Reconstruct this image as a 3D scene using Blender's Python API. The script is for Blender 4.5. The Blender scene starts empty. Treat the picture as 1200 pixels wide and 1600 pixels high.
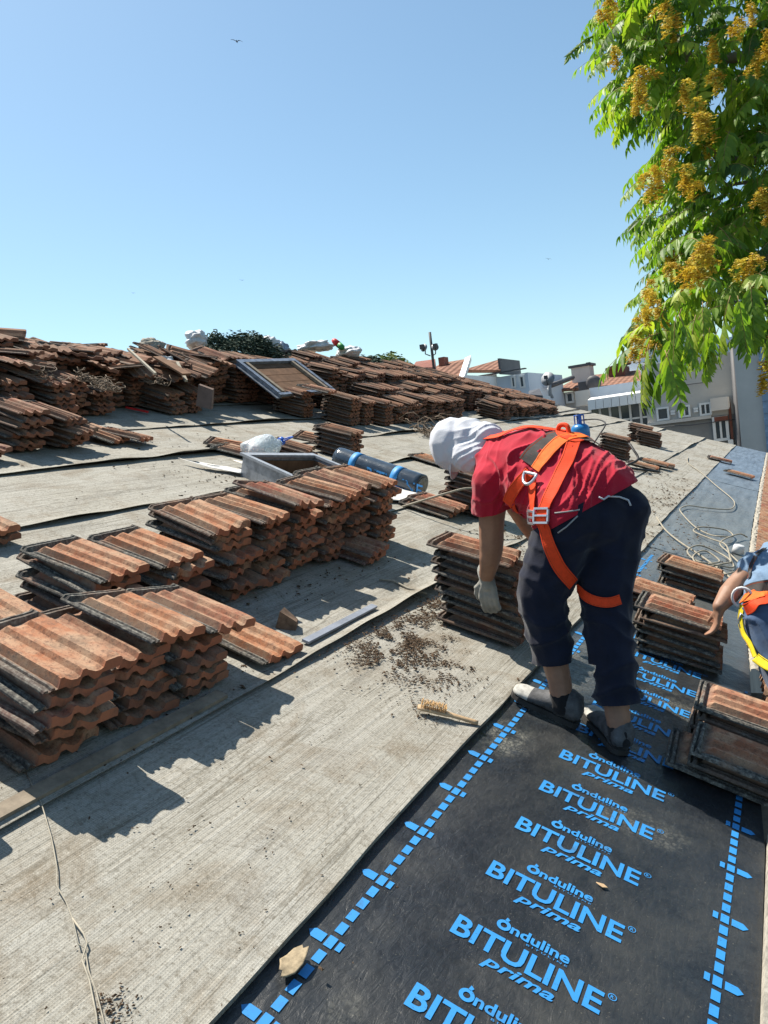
import bpy, bmesh, math, random
from mathutils import Vector, Matrix, noise
from mathutils.bvhtree import BVHTree
random.seed(7)
R = math.radians
scene = bpy.context.scene
col = scene.collection

# ---------------------------------------------------------------- camera, sky, sun
TH = R(20.5)                                   # pitch of the roof
CAM_LOC = Vector((1.1044268, 0.0, 1.09701304))
CAM_R = Vector((0.87652366, 0.46366965, -0.12929322))
CAM_U = Vector((0.07286571, 0.13769737, 0.98779048))
CAM_F = Vector((-0.4758118, 0.87524276, -0.08690939))
F_PX = 1191.1684                               # focal length in pixels of the 1200 x 1600 photograph
cd = bpy.data.cameras.new('camera')
cd.sensor_fit = 'VERTICAL'; cd.sensor_height = 36; cd.lens = 36*F_PX/1600
cd.clip_start = 0.02; cd.clip_end = 3000
cam = bpy.data.objects.new('camera', cd); col.objects.link(cam)
m3 = Matrix((CAM_R, CAM_U, -CAM_F)).transposed()
cam.matrix_world = Matrix.Translation(CAM_LOC) @ m3.to_4x4()
scene.camera = cam

SUN_TO = Vector((-0.4768, 0.1168, 0.8712)).normalized()   # towards the sun
w = bpy.data.worlds.new('World'); scene.world = w; w.use_nodes = True
nt = w.node_tree; nt.nodes.clear()
sky = nt.nodes.new('ShaderNodeTexSky'); sky.sky_type = 'NISHITA'; sky.sun_disc = False
sky.sun_elevation = math.asin(SUN_TO.z); sky.sun_rotation = math.atan2(SUN_TO.x, SUN_TO.y)
sky.altitude = 0; sky.air_density = 1.0; sky.dust_density = 0.8; sky.ozone_density = 1.0
bg = nt.nodes.new('ShaderNodeBackground'); bg.inputs['Strength'].default_value = 0.088
wo = nt.nodes.new('ShaderNodeOutputWorld')
tint = nt.nodes.new('ShaderNodeMix'); tint.data_type = 'RGBA'; tint.blend_type = 'MULTIPLY'; tint.inputs[0].default_value = 1; tint.inputs[7].default_value = (.88, 1.015, .97, 1)
nt.links.new(sky.outputs[0], tint.inputs[6]); nt.links.new(tint.outputs[2], bg.inputs[0]); nt.links.new(bg.outputs[0], wo.inputs[0])
sd = bpy.data.lights.new('sun', 'SUN'); sd.energy = 5.0; sd.angle = R(0.5); sd.color = (1.0, 0.93, 0.82)
so = bpy.data.objects.new('sun', sd); col.objects.link(so)
so.rotation_euler = (-SUN_TO).to_track_quat('-Z', 'Y').to_euler()
so.location = SUN_TO*60
scene.view_settings.view_transform = 'Standard'; scene.view_settings.look = 'None'
scene.view_settings.exposure = 0.95; scene.view_settings.gamma = 1.0
scene.cycles.max_bounces = 6

# ---------------------------------------------------------------- helpers
ROOF = Matrix.Rotation(TH, 4, 'Y')             # roof coordinates: x down the slope, y along the eave, z off the slope
def RP(wd, u, n=0.0): return ROOF @ Vector((wd, u, n))
def ray(px, py): return CAM_F + CAM_R*((px-600)/F_PX) - CAM_U*((py-800)/F_PX)
def atY(px, py, Y):
    d = ray(px, py); return CAM_LOC + d*((Y-CAM_LOC.y)/d.y)
def atD(px, py, D): return CAM_LOC + ray(px, py)*D
def onroof(px, py, n=0.0):
    d = ROOF.inverted().to_3x3() @ ray(px, py); c = ROOF.inverted() @ CAM_LOC
    return c + d*((n-c.z)/d.z)
def world_of(o):
    return (world_of(o.parent) @ o.matrix_parent_inverse if o.parent else Matrix()) @ o.matrix_basis
def tag(o, label=None, cat=None, group=None, kind=None):
    if label: o['label'] = label
    if cat: o['category'] = cat
    if group: o['group'] = group
    if kind: o['kind'] = kind
    return o
def empty(name, mat, label=None, cat=None, group=None):
    o = bpy.data.objects.new(name, None); o.empty_display_size = .05; col.objects.link(o)
    o.matrix_basis = mat if isinstance(mat, Matrix) else Matrix.Translation(mat)
    return tag(o, label, cat, group)
def link(name, me, parent=None, frame=None):
    o = bpy.data.objects.new(name, me); col.objects.link(o)
    if frame is not None: o.matrix_basis = frame
    if parent is not None:
        o.parent = parent; o.matrix_parent_inverse = world_of(parent).inverted()
    return o
class MB:
    def __init__(s): s.v = []; s.f = []; s.m = []; s.sm = []
    def add(s, vs, fs, mi=0, smooth=False):
        b = len(s.v); s.v += [tuple(x) for x in vs]
        for f in fs: s.f.append(tuple(b+i for i in f)); s.m.append(mi); s.sm.append(smooth)
    def box(s, c, size, rot=None, mi=0):
        c = Vector(c); hx, hy, hz = [x/2 for x in size]
        vs = [Vector((x, y, z)) for x in (-hx, hx) for y in (-hy, hy) for z in (-hz, hz)]
        if rot is not None: vs = [rot @ v for v in vs]
        s.add([c+v for v in vs], [(0,1,3,2),(4,6,7,5),(0,4,5,1),(2,3,7,6),(0,2,6,4),(1,5,7,3)], mi)
    def hexa(s, vs, mi=0):          # 8 points: bottom loop then top loop
        s.add(vs, [(3,2,1,0),(4,5,6,7),(0,1,5,4),(1,2,6,5),(2,3,7,6),(3,0,4,7)], mi)
    def tube(s, pts, r, seg=6, mi=0, closed=False, smooth=True):
        pts = [Vector(p) for p in pts]; n = len(pts); rings = []
        rr = r if isinstance(r, (list, tuple)) else [r]*n
        nrm = None
        for i in range(n):
            a = pts[(i-1) % n] if (closed or i > 0) else pts[i]
            b = pts[(i+1) % n] if (closed or i < n-1) else pts[i]
            t = (b-a).normalized() if (b-a).length > 1e-9 else Vector((0,0,1))
            if nrm is None: nrm = t.orthogonal().normalized()
            nrm = (nrm - t*nrm.dot(t)); nrm = nrm.normalized() if nrm.length > 1e-6 else t.orthogonal().normalized()
            bi = t.cross(nrm)
            rings.append([pts[i] + (nrm*math.cos(2*math.pi*k/seg) + bi*math.sin(2*math.pi*k/seg))*rr[i] for k in range(seg)])
        vs = [p for rg in rings for p in rg]; fs = []
        for i in range(n if closed else n-1):
            j = (i+1) % n
            for k in range(seg): fs.append((i*seg+k, i*seg+(k+1) % seg, j*seg+(k+1) % seg, j*seg+k))
        if not closed:
            fs.append(tuple(range(seg))[::-1]); fs.append(tuple((n-1)*seg+k for k in range(seg)))
        s.add(vs, fs, mi, smooth)
    def lathe(s, c, prof, seg=20, mat=None, mi=0, smooth=True):   # prof: (r, z) list
        vs = []
        for r, z in prof:
            for k in range(seg):
                v = Vector((r*math.cos(2*math.pi*k/seg), r*math.sin(2*math.pi*k/seg), z))
                vs.append(Vector(c) + (mat @ v if mat is not None else v))
        fs = []
        for i in range(len(prof)-1):
            for k in range(seg): fs.append((i*seg+k, i*seg+(k+1) % seg, (i+1)*seg+(k+1) % seg, (i+1)*seg+k))
        fs.append(tuple(range(seg))[::-1]); fs.append(tuple((len(prof)-1)*seg+k for k in range(seg)))
        s.add(vs, fs, mi, smooth)
    def grid(s, nx, ny, fn, mi=0, smooth=True):
        vs = [fn(i/nx, j/ny) for i in range(nx+1) for j in range(ny+1)]
        fs = [(i*(ny+1)+j, (i+1)*(ny+1)+j, (i+1)*(ny+1)+j+1, i*(ny+1)+j+1) for i in range(nx) for j in range(ny)]
        s.add(vs, fs, mi, smooth)
    def mesh(s, name, mats):
        me = bpy.data.meshes.new(name); me.from_pydata(s.v, [], s.f)
        for m in (mats if isinstance(mats, (list, tuple)) else [mats]): me.materials.append(m)
        me.polygons.foreach_set('material_index', s.m); me.polygons.foreach_set('use_smooth', s.sm)
        me.update(); return me
    def build(s, name, mats, parent=None, frame=None): return link(name, s.mesh(name, mats), parent, frame)
def fbm(p, o=4, l=2.0):
    a = 1; t = 0; s = 0; p = Vector(p)
    for _ in range(o): t += a*noise.noise(p); s += a; a *= .5; p = p*l
    return t/s
def catmull(P, n=8):
    P = [Vector(p) for p in P]; Q = [P[0]*2-P[1]] + P + [P[-1]*2-P[-2]]; out = []
    for i in range(1, len(Q)-2):
        for k in range(n):
            t = k/n; a, b, c, d = Q[i-1:i+3]
            out.append(.5*((2*b) + (c-a)*t + (2*a-5*b+4*c-d)*t*t + (3*b-a-3*c+d)*t**3))
    out.append(P[-1]); return out

# ---------------------------------------------------------------- materials
class NT:
    def __init__(s, name, rough=.8, spec=.3):
        s.mat = bpy.data.materials.new(name); s.mat.use_nodes = True; s.t = s.mat.node_tree
        s.b = s.t.nodes['Principled BSDF']; s.b.inputs['Roughness'].default_value = rough
        s.b.inputs['Specular IOR Level'].default_value = spec
    def n(s, typ, **kw):
        nd = s.t.nodes.new('ShaderNode'+typ)
        for k, v in kw.items():
            if hasattr(nd, k): setattr(nd, k, v)
            else: nd.inputs[k].default_value = v
        return nd
    def l(s, a, b): s.t.links.new(a, b)
    def coord(s, scale=(1,1,1), out='Object', attr=None):
        if attr: c = s.n('Attribute', attribute_name=attr).outputs['Vector']
        else: c = s.n('TexCoord').outputs[out]
        m = s.n('Mapping'); m.inputs['Scale'].default_value = scale; s.l(c, m.inputs[0]); return m.outputs[0]
    def noise(s, vec, scale=5, detail=6, rough=.6, dist=0):
        nd = s.n('TexNoise'); nd.inputs['Scale'].default_value = scale; nd.inputs['Detail'].default_value = detail
        nd.inputs['Roughness'].default_value = rough; nd.inputs['Distortion'].default_value = dist
        s.l(vec, nd.inputs['Vector']); return nd.outputs['Fac']
    def ramp(s, fac, stops, interp='LINEAR'):
        r = s.n('ValToRGB'); e = r.color_ramp; e.interpolation = interp
        while len(e.elements) < len(stops): e.elements.new(.5)
        for el, (p, c) in zip(e.elements, stops):
            el.position = p; el.color = (c, c, c, 1) if isinstance(c, (int, float)) else (*c, 1)
        s.l(fac, r.inputs[0]); return r.outputs[0]
    def mix(s, fac, a, b, mode='MIX'):
        m = s.n('Mix'); m.data_type = 'RGBA'; m.blend_type = mode
        for sock, v in ((m.inputs[0], fac), (m.inputs[6], a), (m.inputs[7], b)):
            if isinstance(v, (int, float)): sock.default_value = v
            elif isinstance(v, tuple): sock.default_value = (*v, 1)
            else: s.l(v, sock)
        return m.outputs[2]
    def math(s, op, a, b=None, c=None):
        m = s.n('Math', operation=op)
        for i, v in enumerate((a, b, c)):
            if v is None: continue
            if isinstance(v, (int, float)): m.inputs[i].default_value = v
            else: s.l(v, m.inputs[i])
        return m.outputs[0]
    def color(s, c): s.l(c, s.b.inputs['Base Color']) if not isinstance(c, tuple) else setattr(s.b.inputs['Base Color'], 'default_value', (*c, 1))
    def bump(s, h, strength=.4, dist=.01, prev=None):
        b = s.n('Bump'); b.inputs['Strength'].default_value = strength; b.inputs['Distance'].default_value = dist
        s.l(h, b.inputs['Height'])
        if prev is not None: s.l(prev, b.inputs['Normal'])
        s.l(b.outputs[0], s.b.inputs['Normal']); return b.outputs[0]
def simple(name, c, rough=.7, spec=.3, var=.25, scale=12, bump=.15, bd=.003, metal=0):
    t = NT(name, rough, spec); t.b.inputs['Metallic'].default_value = metal
    v = t.coord(); f = t.noise(v, scale, 6, .65)
    dk = tuple(x*(1-var) for x in c); lt = tuple(min(1, x*(1+var)) for x in c)
    t.color(t.ramp(f, [(.3, dk), (.7, lt)]))
    if bump: t.bump(t.noise(v, scale*5, 4), bump, bd)
    return t.mat

def mat_underlay():
    t = NT('weathered_underlay', .85, .2)
    v = t.coord((1,1,1))
    sx = t.coord((42, 1.1, 8)); streak = t.noise(sx, 1, 5, .62, .3)
    sx2 = t.coord((160, 3, 20)); streak2 = t.noise(sx2, 1, 3, .6, .2)
    big = t.noise(v, 1.3, 5, .6); blot = t.noise(v, 3.1, 7, .68, .6); fine = t.noise(v, 90, 3, .7)
    c = t.ramp(streak, [(.28, (.225, .212, .18)), (.5, (.295, .283, .245)), (.72, (.345, .335, .30))])
    c = t.mix(t.ramp(streak2, [(.32, .5), (.48, 0.0)]), c, (.14, .125, .095))
    c = t.mix(t.ramp(big, [(.42, 0.0), (.68, .5)]), c, (.35, .345, .32))
    cre = t.noise(t.coord((7, .3, 1)), 1, 4, .55, .5)
    c = t.mix(t.ramp(cre, [(.478, 0.0), (.488, .7), (.498, 0.0)]), c, (.09, .08, .06))
    cre2 = t.noise(t.coord((2.2, 2.6, 1)), 1, 6, .6, 1.2)
    c = t.mix(t.ramp(cre2, [(.49, 0.0), (.5, .45), (.51, 0.0)]), c, (.12, .105, .08))
    c = t.mix(t.ramp(blot, [(.50, 0.0), (.70, .85)]), c, (.15, .115, .075)); c = t.mix(t.ramp(t.noise(t.coord((1.6, .8, 1)), 1, 7, .7, 1.5), [(.54, 0.0), (.66, .5)]), c, (.17, .16, .14))
    c = t.mix(t.ramp(fine, [(.56, 0.0), (.70, .75)]), c, (.12, .105, .08)); c = t.mix(t.ramp(t.noise(v, 210, 2, .6), [(.30, .5), (.5, 0.0), (.62, 0.0), (.8, .5)]), c, t.mix(t.ramp(fine, [(.5, 0.0), (.51, 1.0)]), (.46, .44, .385), (.10, .09, .07)))
    # woven scrim: a fine square thread pattern
    def thread(vec, axis):
        wv = t.n('TexWave'); wv.wave_type = 'BANDS'; wv.bands_direction = axis; wv.inputs['Scale'].default_value = 45
        wv.inputs['Distortion'].default_value = .6; wv.inputs['Detail'].default_value = 1; t.l(vec, wv.inputs['Vector']); return wv.outputs['Fac']
    th = t.math('MAXIMUM', thread(v, 'X'), thread(v, 'Y'))
    c = t.mix(t.ramp(th, [(.55, .28), (.95, 0.0)]), c, (.13, .12, .095))
    t.color(c)
    n1 = t.bump(streak, .45, .010); n1 = t.bump(cre, .3, .012, n1); n1 = t.bump(blot, .35, .012, n1); n1 = t.bump(th, .25, .002, n1); t.bump(fine, .25, .003, n1)
    return t.mat
def mat_bitumen():
    t = NT('black_bitumen', .5, .5)
    v = t.coord((1,1,1))
    a = t.noise(t.coord((60, 22, 30)), 1, 4, .6, 1.2); d = t.noise(v, 2.2, 7, .68, .4); e = t.noise(v, 160, 2, .7); g = t.noise(v, .9, 3)
    c = t.mix(t.ramp(a, [(.35, 0.0), (.75, .8)]), (.015, .018, .022), (.032, .036, .041))
    dust = t.ramp(d, [(.44, 0.0), (.60, .26), (.80, .6)])
    c = t.mix(dust, c, (.085, .082, .07))
    c = t.mix(t.ramp(e, [(.66, 0.0), (.76, .8)]), c, (.16, .15, .12))
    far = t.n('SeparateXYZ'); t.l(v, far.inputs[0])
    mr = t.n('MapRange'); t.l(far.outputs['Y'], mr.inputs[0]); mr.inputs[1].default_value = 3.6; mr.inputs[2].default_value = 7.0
    wear_sheen = t.math('MULTIPLY', mr.outputs[0], t.ramp(t.noise(t.coord((14, 1.5, 5)), 1, 5), [(.3, .55), (.6, 1.0)]))
    sky_sheen = t.n('MapRange'); t.l(far.outputs['Y'], sky_sheen.inputs[0]); sky_sheen.inputs[1].default_value = 9.5; sky_sheen.inputs[2].default_value = 14.5
    c = t.mix(wear_sheen, c, t.mix(sky_sheen.outputs[0], (.17, .185, .185), (.19, .245, .31)))          # the older sheet further on is walked grey, its far blue a painted sky reflection
    for cx, cy, sx, sy, k in ((.10, 2.60, .12, .17, .9), (.62, 2.42, .20, .10, .6), (.20, 1.22, .05, .09, .35), (.15, 3.6, .2, .5, .7), (.6, 3.4, .2, .3, .6)):
        mp = t.n('Mapping'); mp.inputs['Location'].default_value = (-cx/sx, -cy/sy, 0); mp.inputs['Scale'].default_value = (1/sx, 1/sy, 0); t.l(v, mp.inputs[0])
        ln = t.n('VectorMath', operation='LENGTH'); t.l(mp.outputs[0], ln.inputs[0])
        vo = t.n('TexVoronoi'); vo.feature = 'DISTANCE_TO_EDGE'; vo.inputs['Scale'].default_value = 55; t.l(v, vo.inputs['Vector'])
        f_ = t.math('MULTIPLY', t.ramp(ln.outputs['Value'], [(.45, k), (1.0, 0.0)]), t.ramp(vo.outputs['Distance'], [(.04, .25), (.16, 1.0)]))
        f_ = t.math('MULTIPLY', f_, t.ramp(t.noise(v, 16, 5, .7), [(.4, 0.0), (.6, 1.0)]))
        c = t.mix(f_, c, (.20, .195, .165))
    t.color(c)
    t.l(t.ramp(d, [(.3, .27), (.7, .52)]), t.b.inputs['Roughness'])
    n1 = t.bump(a, .5, .005); n1 = t.bump(t.noise(t.coord((40, 90, 40)), 1, 4, .7, .8), .28, .003, n1); t.bump(t.noise(v, 3, 4, .6), .6, .04, n1)
    return t.mat
def mat_tile(name, attr=None, old=0.0):
    t = NT(name, .88, .2)
    v = t.coord(attr=attr)
    if attr: rnd = t.n('Attribute', attribute_name='trnd').outputs['Fac']; seed = rnd
    else: rnd = t.n('ObjectInfo').outputs['Random']
    off = t.n('CombineXYZ'); t.l(t.math('MULTIPLY', rnd, 37.0), off.inputs[0]); t.l(t.math('MULTIPLY', rnd, 91.0), off.inputs[1])
    va = t.n('VectorMath', operation='ADD'); t.l(v, va.inputs[0]); t.l(off.outputs[0], va.inputs[1]); vv = va.outputs[0]
    base = t.ramp(rnd, [(0, (.36, .145, .075)), (.25, (.42, .175, .085)), (.5, (.30, .115, .07)), (.7, (.44, .2, .105)), (.85, (.34, .10, .062)), (1, (.25, .12, .08))])
    n1 = t.noise(vv, 14, 6, .65); n2 = t.noise(vv, 60, 5, .7); n3 = t.noise(vv, 5, 4, .6)
    c = t.mix(t.ramp(n1, [(.4, 0.0), (.70, .85)]), base, (.54, .365, .235))
    c = t.mix(t.ramp(t.noise(vv, 3.5, 4, .6), [(.40, .0), (.66, .6)]), c, (.44, .31, .21)); c = t.mix(t.ramp(n2, [(.50, 0.0), (.68, .75)]), c, (.13, .07, .05)); c = t.mix(t.ramp(t.noise(vv, 240, 2, .6), [(.60, 0.0), (.70, .8)]), c, (.10, .06, .045))
    sp = t.n('SeparateXYZ'); t.l(v, sp.inputs[0])
    side = t.n('MapRange'); t.l(sp.outputs['Y'], side.inputs[0]); side.inputs[1].default_value = -.075; side.inputs[2].default_value = -.105
    head = t.n('MapRange'); t.l(sp.outputs['X'], head.inputs[0]); head.inputs[1].default_value = -.145; head.inputs[2].default_value = -.18
    front = t.n('MapRange'); t.l(sp.outputs['X'], front.inputs[0]); front.inputs[1].default_value = .196; front.inputs[2].default_value = .209
    gz = t.n('SeparateXYZ'); t.l(t.n('NewGeometry').outputs['Normal'], gz.inputs[0]); gzf = t.n('MapRange'); t.l(gz.outputs['Z'], gzf.inputs[0]); gzf.inputs[1].default_value = .75; gzf.inputs[2].default_value = .45
    fr_ = t.math('MULTIPLY', front.outputs[0], gzf.outputs[0])
    clean = t.mix(t.ramp(n1, [(.3, 0.0), (.75, .7)]), t.ramp(rnd, [(0, (.52, .19, .095)), (.4, (.46, .16, .085)), (.7, (.55, .22, .115)), (1, (.42, .15, .09))]), (.30, .13, .085))
    c = t.mix(fr_, c, clean)
    lm = t.math('MAXIMUM', side.outputs[0], head.outputs[0])
    lm = t.math('MULTIPLY', lm, t.ramp(n3, [(.22, .35), (.48, 1.0)]))
    lm = t.math('MULTIPLY', lm, t.ramp(t.math('FRACT', t.math('MULTIPLY', rnd, 7.3)), [(0, .7), (.4, 1.0)]))
    lich = t.ramp(n2, [(.3, (.03, .029, .03)), (.46, (.09, .085, .078)), (.58, (.20, .19, .165)), (.72, (.38, .36, .31))])
    c = t.mix(lm, c, lich)
    dirt = t.ramp(t.noise(vv, 9, 6, .7), [(.52, 0.0), (.7, .6)])
    c = t.mix(dirt, c, (.10, .085, .065))
    c = t.mix(old, c, t.mix(t.ramp(n3, [(.35, .0), (.65, 1.0)]), (.26, .145, .095), (.07, .06, .054)))
    t.color(c)
    b1 = t.bump(n2, .5, .004); t.bump(t.noise(vv, 180, 3, .7), .4, .0015, b1)
    return t.mat
M = {}
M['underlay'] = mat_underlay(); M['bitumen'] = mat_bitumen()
M['tile'] = mat_tile('weathered_clay'); M['tile_far'] = mat_tile('weathered_clay_heap', 'tloc', .55); M['tile_old'] = mat_tile('grimy_clay', None, .5)
def mat_print():
    t = NT('blue_print', .55, .4); v = t.coord(out='Generated') if False else t.coord()
    g_ = t.n('NewGeometry').outputs['Position']; a = t.noise(g_, 9, 6, .72); b = t.noise(g_, 120, 3, .7)
    c = t.ramp(t.noise(g_, 5, 4), [(.3, (.022, .19, .47)), (.7, (.03, .225, .52))])
    c = t.mix(t.ramp(a, [(.56, 0.0), (.74, .75)]), c, (.045, .075, .10))
    c = t.mix(t.ramp(b, [(.60, 0.0), (.72, .6)]), c, (.03, .05, .07)); t.color(c); return t.mat
M['blue_print'] = mat_print()
M['wood'] = simple('grey_wood', (.30, .25, .19), .85, .2, .35, 18)
M['brush_wood'] = simple('pale_wood', (.55, .38, .22), .7, .3, .25, 25)
M['plank'] = simple('brown_plank', (.17, .095, .055), .85, .2, .35, 9)
M['soil'] = simple('dry_soil', (.105, .07, .045), .95, .1, .5, 60)
M['brick'] = simple('broken_brick', (.20, .135, .095), .9, .2, .4, 30)
M['white_plastic'] = simple('white_plastic', (.72, .73, .74), .45, .4, .08, 6)
M['paper'] = simple('white_sheet', (.68, .67, .64), .8, .2, .1, 8)
M['blue_plastic'] = simple('blue_plastic', (.02, .12, .55), .4, .5, .1, 8)
M['gas_blue'] = simple('blue_enamel', (.02, .20, .50), .3, .5, .15, 10)
M['black'] = simple('black_rubber', (.02, .02, .022), .6, .4, .2, 20)
M['rope'] = simple('pale_rope', (.46, .42, .34), .9, .1, .3, 60, .4)
M['wire'] = simple('rusty_wire', (.16, .12, .085), .8, .3, .3, 40)
M['wire_pale'] = simple('pale_wire', (.55, .50, .40), .8, .2, .2, 40)
M['steel'] = simple('galvanised_steel', (.55, .57, .6), .35, .5, .12, 20, .05, metal=.8)
M['tin'] = simple('painted_tin', (.52, .56, .62), .45, .5, .25, 16)
M['foil'] = simple('alu_foil', (.55, .6, .68), .4, .5, .45, 14, .3, metal=.5)
M['mortar'] = simple('pale_mortar', (.42, .39, .33), .9, .1, .35, 40, .5)
M['orange'] = simple('orange_webbing', (.80, .062, .012), .75, .25, .12, 60, .3, .001)
M['amber'] = simple('amber_webbing', (.84, .16, .02), .75, .25, .15, 60, .3, .001)
M['yellow'] = simple('yellow_webbing', (.75, .62, .02), .7, .25, .1, 50)
M['grey_pad'] = simple('grey_pad', (.095, .085, .08), .9, .1, .2, 40)
M['red_paint'] = simple('red_paint', (.5, .02, .02), .5, .4, .1, 10)
M['green_paint'] = simple('green_paint', (.03, .22, .05), .5, .4, .15, 10)
M['skin'] = simple('skin', (.36, .195, .125), .55, .35, .18, 14, .2, .002)

def darken(m, k):
    t = m.node_tree; b = t.nodes['Principled BSDF']; s_ = b.inputs['Base Color']
    mx = t.nodes.new('ShaderNodeMix'); mx.data_type = 'RGBA'; mx.blend_type = 'MULTIPLY'; mx.inputs[0].default_value = 1; mx.inputs[7].default_value = (k, k, k, 1)
    if s_.links: t.links.new(s_.links[0].from_socket, mx.inputs[6])
    else: mx.inputs[6].default_value = s_.default_value
    t.links.new(mx.outputs[2], s_)
for nm, k in dict(bitumen=.78, tile=.80, tile_far=.78, tile_old=.80, wood=.75, brush_wood=.75, plank=.8, soil=.75, white_plastic=.8, paper=.8, blue_plastic=.8, gas_blue=.8, brick=.75, rope=.6, wire_pale=.6, mortar=.75, tin=.46, foil=.45, orange=.85, amber=.85, yellow=.85, grey_pad=.8, skin=.72).items(): darken(M[nm], k)

# ---------------------------------------------------------------- the setting: ground, the roof and its sheets
U0, U1, RIDGE = -3.0, 19.7, -6.1
def eave_w(u):
    P = [(-3, 1.03), (1.0, 1.015), (2.6, 1.0), (4.0, .9), (5.5, .8), (7.6, .735), (12.5, .67), (19.7, .6)]
    for (a, x), (b, y) in zip(P, P[1:]):
        if u <= b: return x + (y-x)*(u-a)/(b-a)
    return P[-1][1]
g = MB(); g.grid(4, 4, lambda s, t: (-1500+3000*s, -1500+3000*t, -8.2))
tag(g.build('ground', simple('street_asphalt', (.06, .06, .062), .9, .2, .3, .6, .1)), kind='structure')

M['plaster'] = simple('old_plaster', (.33, .31, .28), .9, .2, .25, 1.5)
hb = empty('long_building', ROOF @ Matrix.Translation((0, U0, 0)) if False else Matrix.Translation((-6, 8, -8.2)),
           'long low building under the sloping roof being re-tiled', 'building')
b = MB(); e0 = RP(.5, 0, -.35)
b.box(((-12.0+e0.x)/2, (U0+U1)/2, (-8.2+e0.z)/2), (e0.x+12.0, U1-U0-.3, e0.z+8.2)); b.build('wall', M['plaster'], hb)
# deck: both slopes of the roof as one slab
d = MB(); us = [U0 + (U1-U0)*i/40 for i in range(41)]
rz = RP(RIDGE, 0, 0)
vs = []
for u in us:
    a = RP(eave_w(u)+.005, u, -.03); a2 = RP(eave_w(u)+.005, u, -.16); r1 = RP(RIDGE, u, -.03); r2 = RP(RIDGE, u, -.2)
    o1 = Vector((2*r1.x-7.0, u, RP(7.0-0, u, 0).z)) if False else Vector((r1.x-6.4, u, r1.z-6.4*math.tan(TH)))
    vs += [a, r1, o1, o1-Vector((0, 0, .14)), r2, a2]
fs = []
for i in range(40):
    for k in range(6): fs.append((i*6+k, i*6+(k+1) % 6, (i+1)*6+(k+1) % 6, (i+1)*6+k))
fs += [tuple(range(6))[::-1], tuple(40*6+k for k in range(6))]
d.add(vs, fs); tag(d.build('roof', M['wood']), kind='structure')

def sheet(name, w_top, w_bot, u0, u1, n0, mat, seed, lip=.012, wav=.004, fine=.06, botfn=None, thick=.004, tilt=.012):
    nu = int((u1-u0)/fine); nw = max(8, int((w_bot-w_top)/.035))
    mb = MB(); top = []
    for i in range(nu+1):
        u = u0 + (u1-u0)*i/nu
        wb = (botfn(u) if botfn else w_bot) + (.012*noise.noise((u*.7, seed, 3)) + .006*noise.noise((u*3.1, seed, 5)) if lip else 0)
        for j in range(nw+1):
            t = j/nw; wd = w_top + (wb-w_top)*t
            n = n0 + tilt*t + wav*fbm((wd*7, u*.9, seed), 3) + .6*wav*noise.noise((wd*26, u*1.6, seed))
            e = max(0, (t-.9)/.1)
            n += lip*e*e*max(0, .35 + 1.4*noise.noise((u*.9, seed+9, 0)) + .4*noise.noise((u*3.3, seed, 1)))
            top.append((wd, u, n))
    W = nw+1; fs = []
    for i in range(nu):
        for j in range(nw): fs.append((i*W+j, i*W+j+1, (i+1)*W+j+1, (i+1)*W+j))
    mb.add(top, fs, 0, True)
    rim = [(i*W+nw) for i in range(nu+1)]
    vs = [top[k] for k in rim] + [(top[k][0]-.002, top[k][1], top[k][2]-thick) for k in rim]
    N = nu+1
    mb.add(vs, [(i, N+i, N+i+1, i+1) for i in range(nu)], 0)
    vs = [top[j] for j in range(W)] + [(top[j][0], top[j][1], top[j][2]-thick) for j in range(W)]
    vs2 = [top[nu*W+j] for j in range(W)] + [(top[nu*W+j][0], top[nu*W+j][1], top[nu*W+j][2]-thick) for j in range(W)]
    mb.add(vs, [(j, j+1, W+j+1, W+j) for j in range(W-1)][::1], 0)
    mb.add(vs2, [(j+1, j, W+j, W+j+1) for j in range(W-1)], 0)
    return mb.build(name, mat, frame=ROOF)
seams = [RIDGE-.05, -5.22, -4.40, -3.52, -2.64, -1.73, -.80]
for i in range(6):
    o = sheet('roof_underlay', seams[i], seams[i+1]+.05, U0, U1, -.004, M['underlay'], i*3.7, .030, .0055)
    tag(o, kind='structure')
# the lowest weathered sheet lies on a board and ends in a thick edge along the new membrane
o = sheet('roof_underlay', -.86, 0.0, U0, 7.4, -.007, M['underlay'], 31.0, .004, .0035, .045, thick=.022); tag(o, kind='structure')
o = sheet('roof_underlay', -.86, -.06, 7.38, U1, -.008, M['underlay'], 37.0, .008, .0035, .09, thick=.012); tag(o, kind='structure')

# ---------------------------------------------------------------- the new membrane, with its printing
mem = sheet('bitumen_membrane', -.03, 1.0, U0, 6.6, -.017, M['bitumen'], 51.0, 0, .001, .04, botfn=lambda u: eave_w(u), thick=.003, tilt=0)
tag(mem, 'shiny black membrane strip printed with blue lettering, lying under the red shirted worker', 'roofing membrane')
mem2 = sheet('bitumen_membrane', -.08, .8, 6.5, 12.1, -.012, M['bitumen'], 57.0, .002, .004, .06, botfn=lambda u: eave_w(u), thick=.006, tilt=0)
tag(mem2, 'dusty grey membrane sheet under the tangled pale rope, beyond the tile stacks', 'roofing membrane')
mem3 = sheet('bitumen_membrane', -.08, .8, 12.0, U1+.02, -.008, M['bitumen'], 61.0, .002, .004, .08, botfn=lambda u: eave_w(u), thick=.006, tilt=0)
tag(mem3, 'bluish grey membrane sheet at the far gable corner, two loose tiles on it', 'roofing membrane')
NP = -.0148
per = .25782
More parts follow.
